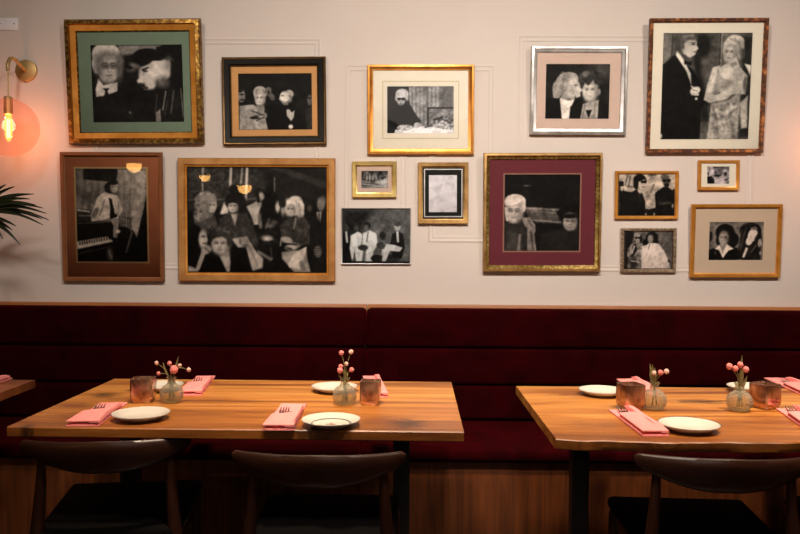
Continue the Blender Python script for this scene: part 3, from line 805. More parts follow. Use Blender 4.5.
for x in (258, 268, 278): c.C(x, 268, x, 298, 1.5, .35)
c.E(206, 410, 12, 25, .38, soft=6); c.C(200, 395, 214, 432, 2, .6); c.N(.05, 8)
ART[3] = (c, (1.12, 1.06, 1.0))
# 4 big group in a bar
c = cv((48, 55, 612, 478), 4.048, .09, 4); c.N(.05, 60)
c.P([(48, 55), (420, 55), (330, 190), (48, 230)], .25, 10); c.N(.14, 12, (48, 55, 400, 190)); c.P([(340, 60), (612, 60), (612, 200), (420, 180)], .15, 14)
for q in ((112, 58, 110, 148, 3.5, .62), (226, 58, 222, 140, 5, .8), (271, 58, 266, 118, 4, .6), (291, 58, 285, 205, 5, .8), (50, 186, 335, 180, 2, .5), (402, 96, 402, 150, 2.5, .5), (50, 120, 200, 112, 1.5, .3), (60, 150, 100, 150, 1.5, .35)): c.C(*q)
c.P([(388, 58), (450, 58), (612, 112), (612, 140)], .24, 4); c.P([(500, 58), (612, 58), (612, 90)], .16, 4)
c.E(238, 140, 22, 16, .1); c.E(255, 150, 20, 10, .14)
# curly blonde
c.E(122, 198, 46, 48, .58); c.E(112, 250, 40, 46, .5); c.N(.35, 9, (75, 155, 160, 300)); c.face(146, 210, 19, 30, .78, .5); c.E(134, 180, 32, 16, .6, -15); c.E(118, 215, 10, 34, .55)
c.P([(180, 242), (198, 192), (212, 215), (215, 240), (190, 244)], .85); c.P([(76, 280), (160, 250), (175, 300), (160, 330), (90, 320)], .35)
# dark haired in shirt
c.E(240, 190, 40, 36, .12); c.E(272, 222, 24, 48, .13); c.face(234, 212, 21, 27, .82, -.3); c.P([(210, 215), (214, 185), (240, 176), (258, 192), (260, 222), (250, 200), (232, 196), (216, 200)], .13, 3)
c.P([(176, 262), (214, 240), (290, 238), (316, 290), (336, 360), (330, 385), (296, 340), (230, 340), (176, 318)], .27); c.N(.1, 14, (176, 240, 336, 380))
c.P([(224, 242), (252, 242), (248, 262), (240, 288)], .8)
c.P([(226, 342), (290, 334), (322, 388), (356, 424), (352, 462), (310, 474), (276, 410)], .76); c.C(290, 350, 330, 450, 3, .55, soft=6); c.C(262, 345, 262, 362, 5, .5); c.E(280, 372, 14, 8, .5)
# middle group
c.E(342, 158, 20, 22, .12); c.E(346, 176, 14, 22, .68); c.P([(288, 212), (328, 190), (346, 208), (338, 240), (336, 285), (318, 286), (306, 250)], .78)
c.P([(345, 192), (372, 172), (412, 168), (424, 236), (400, 300), (356, 300)], .06); c.C(340, 245, 345, 295, 6, .5, soft=6); c.C(380, 262, 366, 300, 4, .38, soft=6); c.E(400, 276, 14, 10, .36, soft=6); c.E(414, 214, 9, 22, .72); c.E(384, 290, 14, 8, .4, soft=6); c.P([(334, 190), (350, 196), (348, 214), (330, 210)], .6); c.C(332, 160, 338, 190, 6, .12)
c.E(372, 340, 26, 13, .5); c.E(372, 342, 14, 6, .85); c.C(385, 380, 392, 425, 3, .3); c.P([(334, 388), (396, 424), (386, 434), (328, 400)], .55); c.N(.12, 10, (330, 300, 430, 370))
# blonde on the right
c.E(486, 208, 36, 40, .86); c.E(456, 216, 14, 34, .8); c.E(508, 236, 14, 28, .75); c.N(.2, 8, (440, 170, 522, 262)); c.face(468, 224, 20, 28, .85, -.2); c.P([(446, 222), (450, 190), (475, 178), (498, 192), (494, 232), (484, 206), (468, 200), (454, 206)], .9, 4); c.C(500, 200, 506, 250, 3, .55, soft=4); c.C(490, 190, 496, 250, 2, .6, soft=4)
c.E(436, 225, 9, 24, .6); c.E(434, 200, 14, 16, .14)
c.P([(424, 288), (456, 260), (520, 254), (546, 286), (544, 360), (500, 376), (428, 350)], .3); c.N(.14, 12, (424, 256, 546, 370)); c.C(488, 258, 480, 300, 4, .55)
c.E(452, 348, 22, 14, .75, 15); c.E(474, 374, 30, 14, .78, -10); c.C(440, 362, 490, 366, 3, .1); c.C(455, 380, 470, 384, 3, .1); c.C(430, 340, 425, 370, 3, .7)
c.P([(430, 396), (500, 388), (530, 376), (534, 420), (548, 478), (480, 478), (432, 424)], .72, 4); c.P([(480, 404), (530, 374), (526, 402), (512, 440), (506, 466), (460, 458), (456, 444)], .96, 3); c.C(510, 440, 522, 478, 9, .6)
# right man
c.E(594, 188, 18, 20, .4); c.E(590, 205, 16, 24, .55); c.P([(546, 272), (580, 236), (612, 230), (612, 478), (552, 478)], .12); c.P([(572, 234), (592, 232), (586, 274), (578, 262)], .88); c.C(582, 240, 582, 290, 2.5, .1)
c.E(577, 394, 15, 22, .62); 
for k in range(4): c.C(564, 384+k*9, 590, 380+k*9, 1.5, .2)
c.E(544, 218, 10, 14, .3); c.E(530, 190, 14, 12, .14)
# foreground left
c.E(76, 330, 32, 44, .07); c.E(66, 400, 26, 60, .06); c.E(110, 346, 18, 38, .84); c.P([(120, 328), (130, 350), (118, 352)], .8); c.E(112, 334, 6, 3, .1); c.E(118, 362, 6, 3, .2); c.C(90, 462, 112, 400, 9, .75); c.E(124, 388, 22, 18, .72, -30); c.C(118, 380, 140, 400, 2, .3)
c.P([(48, 452), (90, 468), (92, 478), (48, 478)], .85)
c.P([(94, 478), (122, 410), (170, 392), (230, 380), (284, 378), (312, 478)], .05)
c.P([(172, 402), (216, 388), (222, 440), (218, 478), (206, 478)], .86)
c.E(182, 322, 50, 32, .22); c.face(182, 366, 37, 44, .87, -.3); c.E(182, 312, 46, 20, .3); c.N(.2, 10, (130, 292, 235, 335)); c.P([(142, 362), (144, 325), (172, 312), (205, 318), (222, 345), (220, 372), (208, 346), (190, 334), (165, 338), (152, 345)], .24, 4); c.E(218, 350, 12, 26, .24); c.N(.04, 9)
ART[4] = (c, (1, .96, .92))
# 5 person at a table
c = cv((130, 135, 505, 398), 5.62, .58, 5)
for k in range(24): c.C(260+k*11, 135, 260+k*11, 350, 2.2, .42 if k % 2 else .68, o=.7)
c.N(.16, 14); c.P([(425, 135), (505, 135), (505, 250), (425, 250)], .42, o=.75); c.P([(345, 135), (362, 135), (362, 250), (345, 250)], .35, o=.6)
c.P([(130, 135), (250, 135), (256, 232), (316, 330), (316, 398), (130, 398)], .12)
c.E(208, 213, 23, 30, .66); c.E(214, 174, 36, 26, .84); c.E(186, 192, 11, 26, .74, 10); c.E(240, 190, 10, 26, .7, -8); c.P([(190, 196), (200, 180), (230, 178), (236, 200), (222, 190), (205, 190)], .8, 3); c.C(190, 204, 228, 204, 4, .1); c.E(198, 206, 9, 8, .08); c.E(220, 206, 9, 8, .08); c.E(208, 222, 3, 7, .5); c.E(208, 234, 10, 3, .3)
c.P([(184, 242), (232, 240), (275, 275), (322, 330), (260, 360), (180, 366), (136, 350), (150, 290)], .06)
c.P([(176, 378), (330, 358), (505, 380), (505, 398), (170, 398)], .95); c.E(230, 366, 44, 17, .68); c.N(.5, 9, (185, 345, 330, 390)); c.E(300, 352, 20, 16, .7)
c.P([(365, 262), (505, 262), (505, 352), (365, 352)], .5); c.N(.25, 12, (365, 262, 505, 340)); c.C(360, 256, 505, 256, 4.5, .12); c.C(360, 256, 360, 350, 4.5, .12)
c.E(450, 350, 52, 26, .62); c.N(.55, 9, (380, 315, 505, 380)); c.C(395, 322, 440, 308, 5, .1); c.C(440, 320, 490, 340, 3, .2); c.C(345, 365, 385, 352, 4, .3)
ART[5] = (c, (.98, .98, 1.0))
# 6 tiny landscape group
c = cv((65, 63, 195, 147), 4.894, .25, 6); c.N(.5, 13); c.P([(65, 112), (120, 118), (195, 96), (195, 147), (65, 147)], .72, 6); c.P([(65, 115), (140, 122), (180, 140), (65, 140)], .35, 5)
for x in (92, 106, 122, 138): c.E(x, 96, 5, 14, .6)
c.C(66, 126, 185, 140, 1.5, .8); ART[6] = (c, (1, 1, 1))
# 7 seated people in white suits
c = cv((541, 217, 753, 388), 3.14, .42, 7); c.N(.12, 34); c.P([(541, 217), (640, 217), (600, 290), (541, 300)], .16, 14); c.P([(650, 217), (753, 217), (753, 280), (700, 250)], .42, 14)  # paler background grey and upper-right patch paint in the gloss glare
c.P([(541, 292), (563, 290), (570, 330), (574, 386), (541, 386)], .12); c.E(552, 276, 9, 12, .3); c.C(553, 290, 556, 320, 3, .85)
c.P([(568, 300), (590, 288), (604, 296), (600, 330), (606, 346), (602, 386), (585, 386), (580, 345), (572, 384), (564, 340)], .92); c.E(583, 274, 10, 13, .2); c.E(584, 277, 7, 9, .35)
c.P([(606, 292), (628, 284), (648, 294), (652, 330), (638, 350), (634, 386), (612, 386), (616, 346), (604, 330)], .94); c.E(618, 270, 11, 12, .15); c.E(617, 274, 8, 9, .4); c.E(606, 338, 16, 9, .25); c.C(622, 290, 618, 318, 2, .4)
c.E(672, 350, 14, 20, .3); c.E(660, 330, 12, 10, .28); c.C(668, 345, 660, 380, 3, .7); c.E(650, 372, 20, 12, .14); c.E(690, 372, 34, 13, .2)
c.P([(698, 296), (714, 286), (732, 294), (738, 335), (728, 372), (700, 370), (690, 330)], .12); c.E(714, 272, 10, 13, .7); c.E(714, 264, 11, 7, .3); c.C(714, 290, 716, 318, 3.5, .9)
c.P([(680, 326), (706, 330), (730, 338), (722, 350), (690, 348), (676, 386), (664, 386), (670, 345)], .88); c.E(668, 300, 10, 14, .22)
c.C(545, 384, 750, 384, 3, .1); c.N(.05, 9); ART[7] = (c, (.97, .99, 1.0))
# 9 two men, one laughing
c = cv((105, 108, 425, 432), 4.24, .06, 9); c.N(.02, 40)
c.E(198, 155, 12, 3, .4); c.P([(192, 244), (345, 252), (336, 282), (352, 316), (240, 312), (200, 280)], .3, 4); c.C(198, 250, 342, 258, 4, .5); c.C(240, 262, 330, 272, 4, .42); c.C(220, 300, 345, 310, 3, .5); c.N(.14, 14, (192, 244, 352, 316))
c.E(150, 222, 46, 32, .86); c.E(186, 245, 10, 22, .8); c.face(147, 266, 37, 50, .8, -.1, 1); c.E(140, 222, 36, 16, .88, -10); c.C(112, 250, 118, 300, 6, .75)
c.P([(178, 290), (214, 288), (238, 322), (240, 348), (234, 360), (244, 432), (204, 432), (190, 320)], .5); c.C(206, 300, 226, 330, 3, .35); c.C(218, 350, 230, 430, 5, .32)
c.P([(105, 316), (178, 318), (204, 334), (204, 432), (105, 432)], .16); c.P([(120, 350), (160, 350), (180, 430), (110, 430)], .3, 14); c.C(172, 366, 168, 428, 4, .62, soft=6)
c.E(382, 260, 44, 24, .04); c.C(338, 272, 424, 280, 10, .04); c.face(386, 310, 29, 38, .7, 0, 0, 1); c.E(386, 284, 34, 10, .06)
c.P([(264, 362), (340, 340), (372, 350), (402, 350), (425, 344), (425, 432), (254, 432)], .13); c.N(.05, 12); ART[9] = (c, (1, .95, .92))
# 10 kiss on the cheek
c = cv((112, 122, 468, 424), 5.566, .12, 10); c.N(.05, 50); c.E(430, 150, 70, 60, .3, soft=40)
c.E(232, 206, 62, 40, .62, -10); c.E(176, 262, 26, 52, .58); c.P([(205, 270), (282, 290), (272, 322), (196, 318)], .62, 5); c.E(258, 250, 47, 54, .76, soft=9); c.E(218, 226, 24, 40, .6, 15, soft=6); c.P([(296, 225), (304, 250), (318, 266), (306, 276), (308, 300), (285, 308), (270, 270)], .8); c.C(165, 300, 205, 175, 8, .7, soft=10); c.C(200, 300, 215, 190, 5, .5, soft=10); c.E(280, 238, 9, 3, .2); c.E(222, 258, 10, 16, .62); c.N(.08, 12, (150, 170, 290, 310))
c.P([(112, 308), (190, 312), (206, 424), (112, 424)], .06); c.P([(192, 308), (240, 322), (276, 318), (254, 360), (250, 424), (206, 424)], .9); c.P([(252, 352), (268, 366), (262, 392), (270, 424), (246, 424), (250, 390)], .08); c.P([(276, 318), (318, 308), (318, 424), (266, 424), (258, 360)], .07)
c.E(352, 196, 56, 40, .3); c.E(402, 205, 32, 42, .22); c.N(.12, 10, (295, 160, 435, 250))
c.face(362, 268, 44, 62, .84, -.2); c.P([(316, 215), (345, 180), (400, 185), (408, 235), (385, 228), (378, 205), (352, 240), (330, 225), (318, 250)], .22, 4); c.E(412, 275, 8, 16, .6); c.E(335, 178, 14, 14, .5, soft=8)
c.P([(322, 342), (350, 332), (412, 318), (410, 424), (308, 424)], .66); c.C(335, 345, 322, 420, 3, .45, soft=5); c.C(392, 335, 385, 420, 3, .5, soft=5); c.P([(338, 376), (374, 374), (356, 420)], .06); c.P([(412, 310), (440, 325), (468, 345), (468, 424), (406, 424)], .1); c.N(.04, 9)
ART[10] = (c, (1, .97, .94))
# 11 man in tuxedo and woman in draped dress
c = cv((78, 73, 412, 468), 3.76, .37, 11); c.N(.07, 30); c.P([(78, 73), (112, 73), (112, 150), (78, 190)], .48); c.C(112, 73, 112, 170, 2, .25); c.C(298, 73, 298, 190, 2, .62); c.C(293, 73, 293, 190, 2, .28)
c.E(226, 118, 30, 46, .12, soft=8); c.P([(190, 150), (222, 140), (222, 210), (250, 300), (262, 330), (262, 400), (232, 400)], .15, 8)
c.P([(366, 82), (412, 90), (412, 460), (378, 460), (380, 200)], .16, 6)
c.P([(78, 192), (125, 150), (160, 182), (190, 205), (222, 250), (244, 330), (228, 350), (228, 468), (78, 468)], .07)
c.P([(132, 138), (158, 172), (186, 222), (190, 268), (168, 212), (126, 152)], .92); c.P([(160, 172), (174, 180), (188, 176), (186, 192), (172, 188), (160, 188)], .04)
c.E(160, 94, 38, 22, .36); c.E(140, 112, 14, 26, .34); c.P([(148, 100), (190, 92), (205, 104), (204, 118), (212, 130), (204, 138), (200, 152), (180, 164), (155, 148), (146, 124)], .8); c.E(192, 114, 6, 3, .12); c.C(184, 108, 200, 107, 1.5, .3); c.E(200, 142, 6, 2, .3); c.E(156, 124, 5, 9, .6); c.P([(140, 104), (150, 84), (190, 80), (208, 92), (200, 100), (170, 98), (158, 112), (154, 132), (144, 128)], .38, 4); c.C(155, 86, 190, 82, 3, .55, soft=4)
c.E(205, 285, 20, 14, .88, -20); c.C(195, 298, 215, 300, 5, .8); c.C(200, 276, 190, 270, 3, .85); c.E(210, 316, 5, 5, .9); c.C(196, 282, 214, 288, 1.5, .35)
c.E(348, 104, 34, 24, .78); c.E(368, 125, 16, 28, .62); c.E(376, 150, 12, 20, .3); c.face(330, 146, 25, 38, .86, -.35); c.P([(306, 138), (306, 108), (326, 92), (352, 96), (362, 130), (352, 116), (332, 110), (316, 120)], .78, 4); c.C(356, 112, 366, 165, 7, .62, soft=5); c.C(330, 92, 348, 104, 2, .5, soft=3); c.C(345, 92, 362, 112, 2, .45, soft=3); c.C(365, 110, 370, 150, 3, .45, soft=5)
c.P([(326, 180), (356, 160), (368, 195), (400, 230), (395, 300), (300, 300), (290, 240), (300, 196)], .74); c.P([(330, 185), (356, 178), (360, 190), (340, 200)], .5, 4)
c.P([(268, 200), (296, 192), (300, 206), (284, 262), (276, 302), (330, 290), (352, 258), (378, 250), (380, 262), (352, 290), (322, 322), (262, 332), (238, 320), (250, 262)], .8, 3); c.C(290, 210, 272, 296, 2, .5, soft=4); c.C(275, 330, 335, 318, 2, .4, soft=3)
c.P([(286, 206), (306, 240), (344, 250), (330, 282), (282, 298)], .6, 3)
c.P([(266, 334), (330, 322), (376, 290), (372, 400), (372, 468), (254, 468), (262, 400)], .62, 3)
for q in ((275, 340, 300, 460, .45), (300, 350, 345, 440, .5), (290, 345, 365, 330, .5), (270, 372, 330, 388, .46), (330, 380, 370, 350, .44), (345, 400, 360, 465, .45), (275, 400, 290, 465, .5)): c.C(*q[:4], 2.5, q[4], soft=6)
for q in ((285, 345, 312, 430), (310, 372, 360, 345), (320, 400, 335, 465), (285, 360, 330, 372)): c.C(*q, 2, .8, soft=5)
c.N(.22, 11, (255, 330, 375, 468))
c.P([(374, 332), (404, 305), (406, 425), (384, 428)], .72, 4); c.P([(386, 186), (412, 192), (410, 232), (400, 210)], .95); c.E(392, 262, 8, 30, .4); c.E(78, 455, 8, 10, .8); c.N(.05, 8)
ART[11] = (c, (1, .97, .93))
# 12 two men in dark clothes and sunglasses
c = cv((70, 78, 603, 475), 9.54, .74, 12); c.N(.25, 45); 
for q in ((150, 90, 130, 180), (175, 100, 160, 200), (400, 180, 375, 250), (350, 90, 420, 85), (150, 190, 200, 200)): c.C(*q, 6, .3, soft=8)
c.P([(70, 150), (112, 148), (118, 236), (205, 252), (205, 475), (70, 475)], .08); c.E(98, 205, 18, 34, .72); c.E(92, 182, 22, 10, .05); c.E(88, 160, 26, 16, .06)
c.P([(135, 475), (190, 250), (250, 212), (296, 268), (322, 340), (328, 475)], .09); c.C(255, 260, 280, 340, 6, .22, soft=8)
c.E(266, 130, 60, 52, .06); c.E(232, 180, 26, 40, .07); c.P([(255, 150), (310, 128), (322, 150), (320, 175), (300, 215), (285, 235), (255, 205)], .8); c.P([(272, 140), (332, 138), (330, 164), (280, 162)], .03); c.P([(248, 215), (285, 238), (275, 270), (250, 240)], .85); c.E(300, 200, 10, 4, .3)
c.E(515, 130, 44, 46, .62); c.E(505, 105, 42, 26, .42); c.E(522, 165, 30, 38, .35); c.E(500, 140, 17, 15, .04); c.E(542, 138, 17, 15, .04); c.C(480, 132, 560, 130, 4, .08); c.E(525, 185, 22, 20, .12)
c.P([(414, 262), (440, 235), (490, 200), (545, 204), (575, 232), (603, 215), (603, 475), (425, 475)], .08); c.C(450, 300, 460, 350, 8, .2, soft=8); c.C(470, 358, 555, 350, 12, .3, soft=10); c.P([(318, 408), (360, 412), (430, 395), (440, 475), (318, 475)], .1); c.E(330, 460, 8, 14, .7); c.E(410, 458, 8, 14, .7); c.E(585, 380, 10, 20, .6); c.N(.06, 16)
ART[12] = (c, (1, .93, .86))
# 13 couple, white gown
c = cv((83, 85, 570, 468), 10.27, .42, 13); c.N(.08, 20)
for k in range(26): c.C(430+k*6, 85, 430+k*6, 400, 1.2, .34, o=.5)
c.P([(83, 85), (180, 85), (150, 250), (110, 300), (120, 468), (83, 468)], .13, 10)
c.P([(115, 262), (150, 215), (195, 195), (250, 215), (275, 240), (262, 468), (150, 468), (112, 330)], .56); c.N(.45, 22, (112, 215, 262, 468)); c.P([(190, 200), (215, 270), (170, 350), (150, 355), (170, 250)], .16, 5); c.C(182, 240, 160, 310, 6, .9)
c.E(212, 150, 30, 46, .82); c.E(205, 118, 30, 18, .7); c.E(200, 152, 13, 13, .06); c.E(228, 152, 13, 13, .06); c.E(214, 180, 9, 3, .3); c.E(248, 165, 12, 40, .1)
c.E(362, 150, 62, 58, .08); c.E(300, 200, 34, 34, .08); c.E(400, 195, 30, 30, .09); c.face(346, 162, 27, 42, .72, -.2, 0, 1)
c.P([(262, 238), (310, 225), (330, 205), (372, 205), (430, 212), (480, 275), (515, 340), (558, 468), (255, 468)], .93, 5); c.C(340, 215, 325, 270, 4, .3); c.P([(410, 260), (470, 310), (470, 360), (420, 320)], .84, 14); c.E(540, 390, 12, 14, .1)
c.P([(140, 380), (200, 370), (225, 430), (180, 468), (150, 468)], .25, 6); c.C(150, 390, 230, 400, 6, .85); c.N(.05, 14)
ART[13] = (c, (1, .95, .92))
# 14 tiny interior
c = cv((185, 155, 515, 410), 14.83, .66, 14); c.N(.35, 34)
c.P([(290, 160), (515, 160), (510, 210), (420, 200), (400, 290), (300, 295)], .4, 8); c.P([(185, 310), (250, 298), (290, 340), (300, 410), (195, 410)], .08, 8); c.E(205, 265, 12, 30, .2)
c.E(465, 262, 24, 28, .2); c.E(340, 290, 55, 14, .12); c.C(285, 165, 510, 170, 5, .2); c.P([(300, 330), (460, 320), (505, 400), (300, 405)], .75, 12); c.E(260, 235, 24, 45, .85, soft=12); c.E(470, 350, 22, 12, .25); c.E(495, 400, 16, 10, .3); c.N(.2, 18)
ART[14] = (c, (1, .95, .97))
# 15 afro and long-haired woman
c = cv((157, 145, 515, 397), 6.594, .48, 15); c.N(.14, 40); c.E(165, 240, 16, 34, .12)
c.E(262, 212, 62, 54, .05); c.E(308, 262, 46, 52, .06); c.E(225, 265, 22, 34, .07)
c.P([(153, 330), (200, 315), (235, 300), (300, 300), (352, 320), (352, 397), (153, 397)], .05)
c.face(254, 252, 32, 46, .68, -.1, 0, 1); c.P([(232, 285), (272, 285), (268, 325), (250, 345), (236, 315)], .55)
c.P([(196, 322), (228, 295), (250, 345), (276, 292), (324, 322), (288, 334), (252, 384), (226, 332)], .93)
c.C(198, 342, 206, 356, 2, .7)
c.E(430, 205, 72, 56, .1); c.P([(375, 190), (358, 270), (345, 340), (352, 390), (420, 397), (500, 397), (505, 230), (470, 170)], .1); c.N(.14, 9, (345, 160, 500, 390))
c.E(446, 232, 32, 42, .9, 12); c.E(425, 268, 22, 32, .85, 20); c.E(452, 188, 24, 10, .45); c.P([(460, 250), (480, 215), (484, 290), (450, 330)], .12, 5)
for q in ((372, 200, 352, 330), (388, 210, 366, 340), (402, 180, 380, 260)): c.C(*q, 2, .42, soft=3)
c.C(408, 322, 390, 372, 8, .85, soft=4); c.E(494, 285, 13, 28, .62); c.E(500, 350, 8, 14, .6); c.C(440, 345, 470, 300, 3, .4); c.E(500, 310, 8, 8, .3); c.N(.04, 9)
ART[15] = (c, (1, .94, .89))

def print_mesh(art, w, h):
    c, tint = art; W_ = c.rect[2]-c.rect[0]
    m = c.a.copy(); c.a = np.zeros_like(m); c.N(1, W_/7); c.N(.8, W_/17); c.N(.6, W_/40); n = c.a; c.a = m
    k = np.array([.25, .5, .25])
    for ax in (0, 1):
        pad = np.pad(m, [(1, 1) if q == ax else (0, 0) for q in (0, 1)], mode='edge')
        m = (k[0]*(pad[:-2] if ax == 0 else pad[:, :-2])+k[1]*(pad[1:-1] if ax == 0 else pad[:, 1:-1])+k[2]*(pad[2:] if ax == 0 else pad[:, 2:]))
    m = m*(1+.20*n)+.02*n
    m = m-.025*np.sin((np.clip(m, 0, 1))*2*PI)
    a = np.clip(m, .01, .99); lin = np.where(a <= .04045, a/12.92, ((a+.055)/1.055)**2.4)*.97
    H, W = a.shape
    xs = np.linspace(0, w, W); zs = np.linspace(h, 0, H); X, Z = np.meshgrid(xs, zs)
    co = np.stack([X, np.zeros_like(X), Z], -1).reshape(-1, 3).astype(np.float32)
    i = np.arange(H*W).reshape(H, W); q = np.stack([i[1:, :-1], i[1:, 1:], i[:-1, 1:], i[:-1, :-1]], -1).reshape(-1, 4)
    me = bpy.data.meshes.new('photo_print'); me.vertices.add(H*W); me.vertices.foreach_set('co', co.ravel())
    nq = len(q); me.loops.add(nq*4); me.loops.foreach_set('vertex_index', q.ravel().astype(np.int32))
    me.polygons.add(nq); me.polygons.foreach_set('loop_start', np.arange(0, nq*4, 4, dtype=np.int32)); me.polygons.foreach_set('loop_total', np.full(nq, 4, np.int32))
    me.update(calc_edges=True); me.validate()
    ca = me.color_attributes.new('print', 'FLOAT_COLOR', 'POINT')
    rgb = np.ones((H*W, 4), np.float32)
    for k in range(3): rgb[:, k] = (lin*tint[k]**2.2).ravel()
    ca.data.foreach_set('color', rgb.ravel())
    return me
PANES = {}
def picture(n, region, scale, corners, prect, mrect, prof, mats, mat, label, lean, prmat='photo_print', border=None, inner=None, glass=True):
    """corners TL TR BR BL in photo pixels; prect/mrect in zoomed coordinates of region"""
    TL, TR, BR, BL = corners
    th = max(p[1] for p in prof)
    hpx = (BL[1]+BR[1]-TL[1]-TR[1])/2; Y = WY-.004-th*.6-math.sin(R(lean))*hpx/215/2
    a, b, c_, d = [atY(p[0], p[1], Y) for p in corners]
    w = ((b-a).length+(c_-d).length)/2; h = ((a-d).length+(b-c_).length)/2/math.cos(R(lean))
    cen = (a+b+c_+d)/4
    roll = math.atan2((b.z-a.z)+(c_.z-d.z), (b.x-a.x)+(c_.x-d.x))
    rot = Matrix.Rotation(R(lean), 4, 'X') @ Matrix.Rotation(-roll, 4, 'Y')
    t = thing('picture_frame', label, 'framed picture', (0, 0, 0), 0, 'framed pictures on the wall')
    # origin: bottom centre of back
    org = cen - rot.to_3x3() @ Vector((0, -th*.6, h/2))
    t.rotation_euler = rot.to_euler()
    org.y = WY-.0015-max(0, abs(math.sin(roll))*0)
    t.location = org
    # zoom coordinates -> local
    zx = lambda X: region[0]+X/scale; zy = lambda Y_: region[1]+Y_/scale
    L_, R_ = (TL[0]+BL[0])/2, (TR[0]+BR[0])/2; T_, B_ = (TL[1]+TR[1])/2, (BL[1]+BR[1])/2
    def loc(r):
        x0 = (zx(r[0])-L_)/(R_-L_)*w; x1 = (zx(r[2])-L_)/(R_-L_)*w
        z1 = h-(zy(r[1])-T_)/(B_-T_)*h; z0 = h-(zy(r[3])-T_)/(B_-T_)*h
        return x0-w/2, z0, x1-w/2, z1
    mx = loc(mrect); fw = min(mx[0]+w/2, w/2-mx[2], mx[1], h-mx[3]); fw = (mx[0]+w/2+w/2-mx[2]+mx[1]+h-mx[3])/4
    pr = [(i*fw, d_, m) for i, d_, m in prof]
    obj('moulding', rect_sweep(NB(), w, h, pr, -w/2, 0), mats, t)
    iz = .006
    obj('backing', box(NB(), -w/2+fw*.5, w/2-fw*.5, -.004, -.0005, fw*.5, h-fw*.5), 'backing', t, smooth=False)
    p = loc(prect)
    if mat:
        bm = NB(); e = fw*.9; dz = .0085
        o_ = [(-w/2+e, e), (w/2-e, e), (w/2-e, h-e), (-w/2+e, h-e)]; q = [(p[0], p[1]), (p[2], p[1]), (p[2], p[3]), (p[0], p[3])]
        A = [bm.verts.new((x, -dz, z)) for x, z in o_]; B = [bm.verts.new((x, -dz, z)) for x, z in q]; C_ = [bm.verts.new((x, -dz+.003, z)) for x, z in q]; D = [bm.verts.new((x, -dz+.003, z)) for x, z in o_]
        for s1_, s2_ in ((A, B), (B, C_), (C_, D), (D, A)):
            for k in range(4): bm.faces.new((s1_[k], s1_[(k+1) % 4], s2_[(k+1) % 4], s2_[k]))
        mo = obj('mat_board', bm, mat, t, smooth=False)
        for (r, wd, mm, nm) in ((border or [])):
            rr = loc(r); W2 = wd/scale/(R_-L_)*w
            obj(nm, rect_sweep(NB(), rr[2]-rr[0], rr[3]-rr[1], [(0, dz, 0), (0, dz+.0006, 0), (W2, dz+.0006, 0), (W2, dz, 0)], rr[0], rr[1]), mm, mo, smooth=False)
    if n in ART:
        o = obj('photo_print', print_mesh(ART[n], p[2]-p[0], p[3]-p[1]), prmat, t, loc=(p[0], -.0058, p[1]), smooth=False)
    else:
        obj('silver_sheet', box(NB(), p[0], p[2], -.006, -.0045, p[1], p[3]), 'silver_print', t, smooth=False)
    if glass:
        bm = NB(); e = fw*.92; vs = [bm.verts.new(v) for v in ((-w/2+e, -.0105, e), (w/2-e, -.0105, e), (w/2-e, -.0105, h-e), (-w/2+e, -.0105, h-e))]; bm.faces.new(vs)
        obj('glass_pane', bm, 'pane_glass', t, smooth=False)
    PANES[n] = (t.location.copy(), rot.to_3x3())
    return t
# profiles (inset as a share of frame width, height, material index)
SC = lambda th, mids=(0, 0, 0, 0, 0): [(0, 0, mids[0]), (0, th*.55, mids[0]), (.12, th*.95, mids[0]), (.42, th, mids[1]), (.5, th*.72, mids[2]), (.8, th*.6, mids[3]), (.93, th*.55, mids[4]), (1, th*.4, mids[4]), (1, .006, mids[4])]
FL = lambda th, m=(0, 0, 0): [(0, 0, m[0]), (0, th*.85, m[0]), (.1, th, m[1]), (.75, th*.9, m[1]), (.8, th*.6, m[2]), (1, th*.5, m[2]), (1, .006, m[2])]
picture(1, (60, 15), 3.953, [(63.5, 20.5), (199.8, 18.8), (203.7, 143.3), (68.3, 143.6)], (120, 117, 482, 420), (78, 75, 525, 463), SC(.036, (0, 1, 2, 2, 0)), ['gold_carved', 'gold_dark', 'gold_orange'], 'mat_green', 'large ornate gold frame with green mat, two men close together', 3.6)
picture(2, (220, 52), 5.564, [(221.8, 57.6), (326, 56.6), (325.9, 144.3), (223, 144.8)], (100, 117, 510, 430), (62, 84, 540, 468), [(0, 0, 0), (0, .02, 0), (.12, .024, 0), (.22, .022, 1), (.3, .027, 1), (.78, .022, 2), (.9, .015, 0), (1, .012, 0), (1, .006, 0)], ['bronze_edge', 'black_lacquer', 'mat_black'], 'mat_tan', 'black and bronze frame with tan liner, party group photograph', 1.6)
picture(3, (55, 148), 3.87, [(59.7, 152.4), (161.7, 152.4), (164.3, 282), (63.3, 281)], (80, 80, 355, 440), (40, 33, 398, 500), FL(.022), ['brown_frame'], 'mat_brown', 'brown wooden frame with brown mat, person leaning on a piano', 2.6, border=[((75, 74, 360, 446), 6, 'mat_line', 'gold_line')])
picture(4, (175, 154), 4.048, [(178, 158.2), (335, 158.2), (335.4, 282), (178.6, 280.9)], (48, 55, 612, 478), (46, 52, 614, 480), FL(.024, (0, 0, 1)), ['gold_matte', 'gold_orange'], None, 'largest photograph, crowded bar group in plain gold frame', .9)
picture(5, (364, 62), 5.62, [(367.2, 64.6), (474.4, 64.4), (474.2, 154.3), (367.3, 154.3)], (130, 135, 505, 398), (50, 52, 590, 484), SC(.024, (0, 0, 1, 0, 0)), ['gold_orange', 'gold_dark'], 'mat_cream', 'orange gold frame with wide cream mat, person in dark glasses at table', 1.8, border=[((103, 105, 535, 430), 5, 'mat_groove', 'mat_groove')])
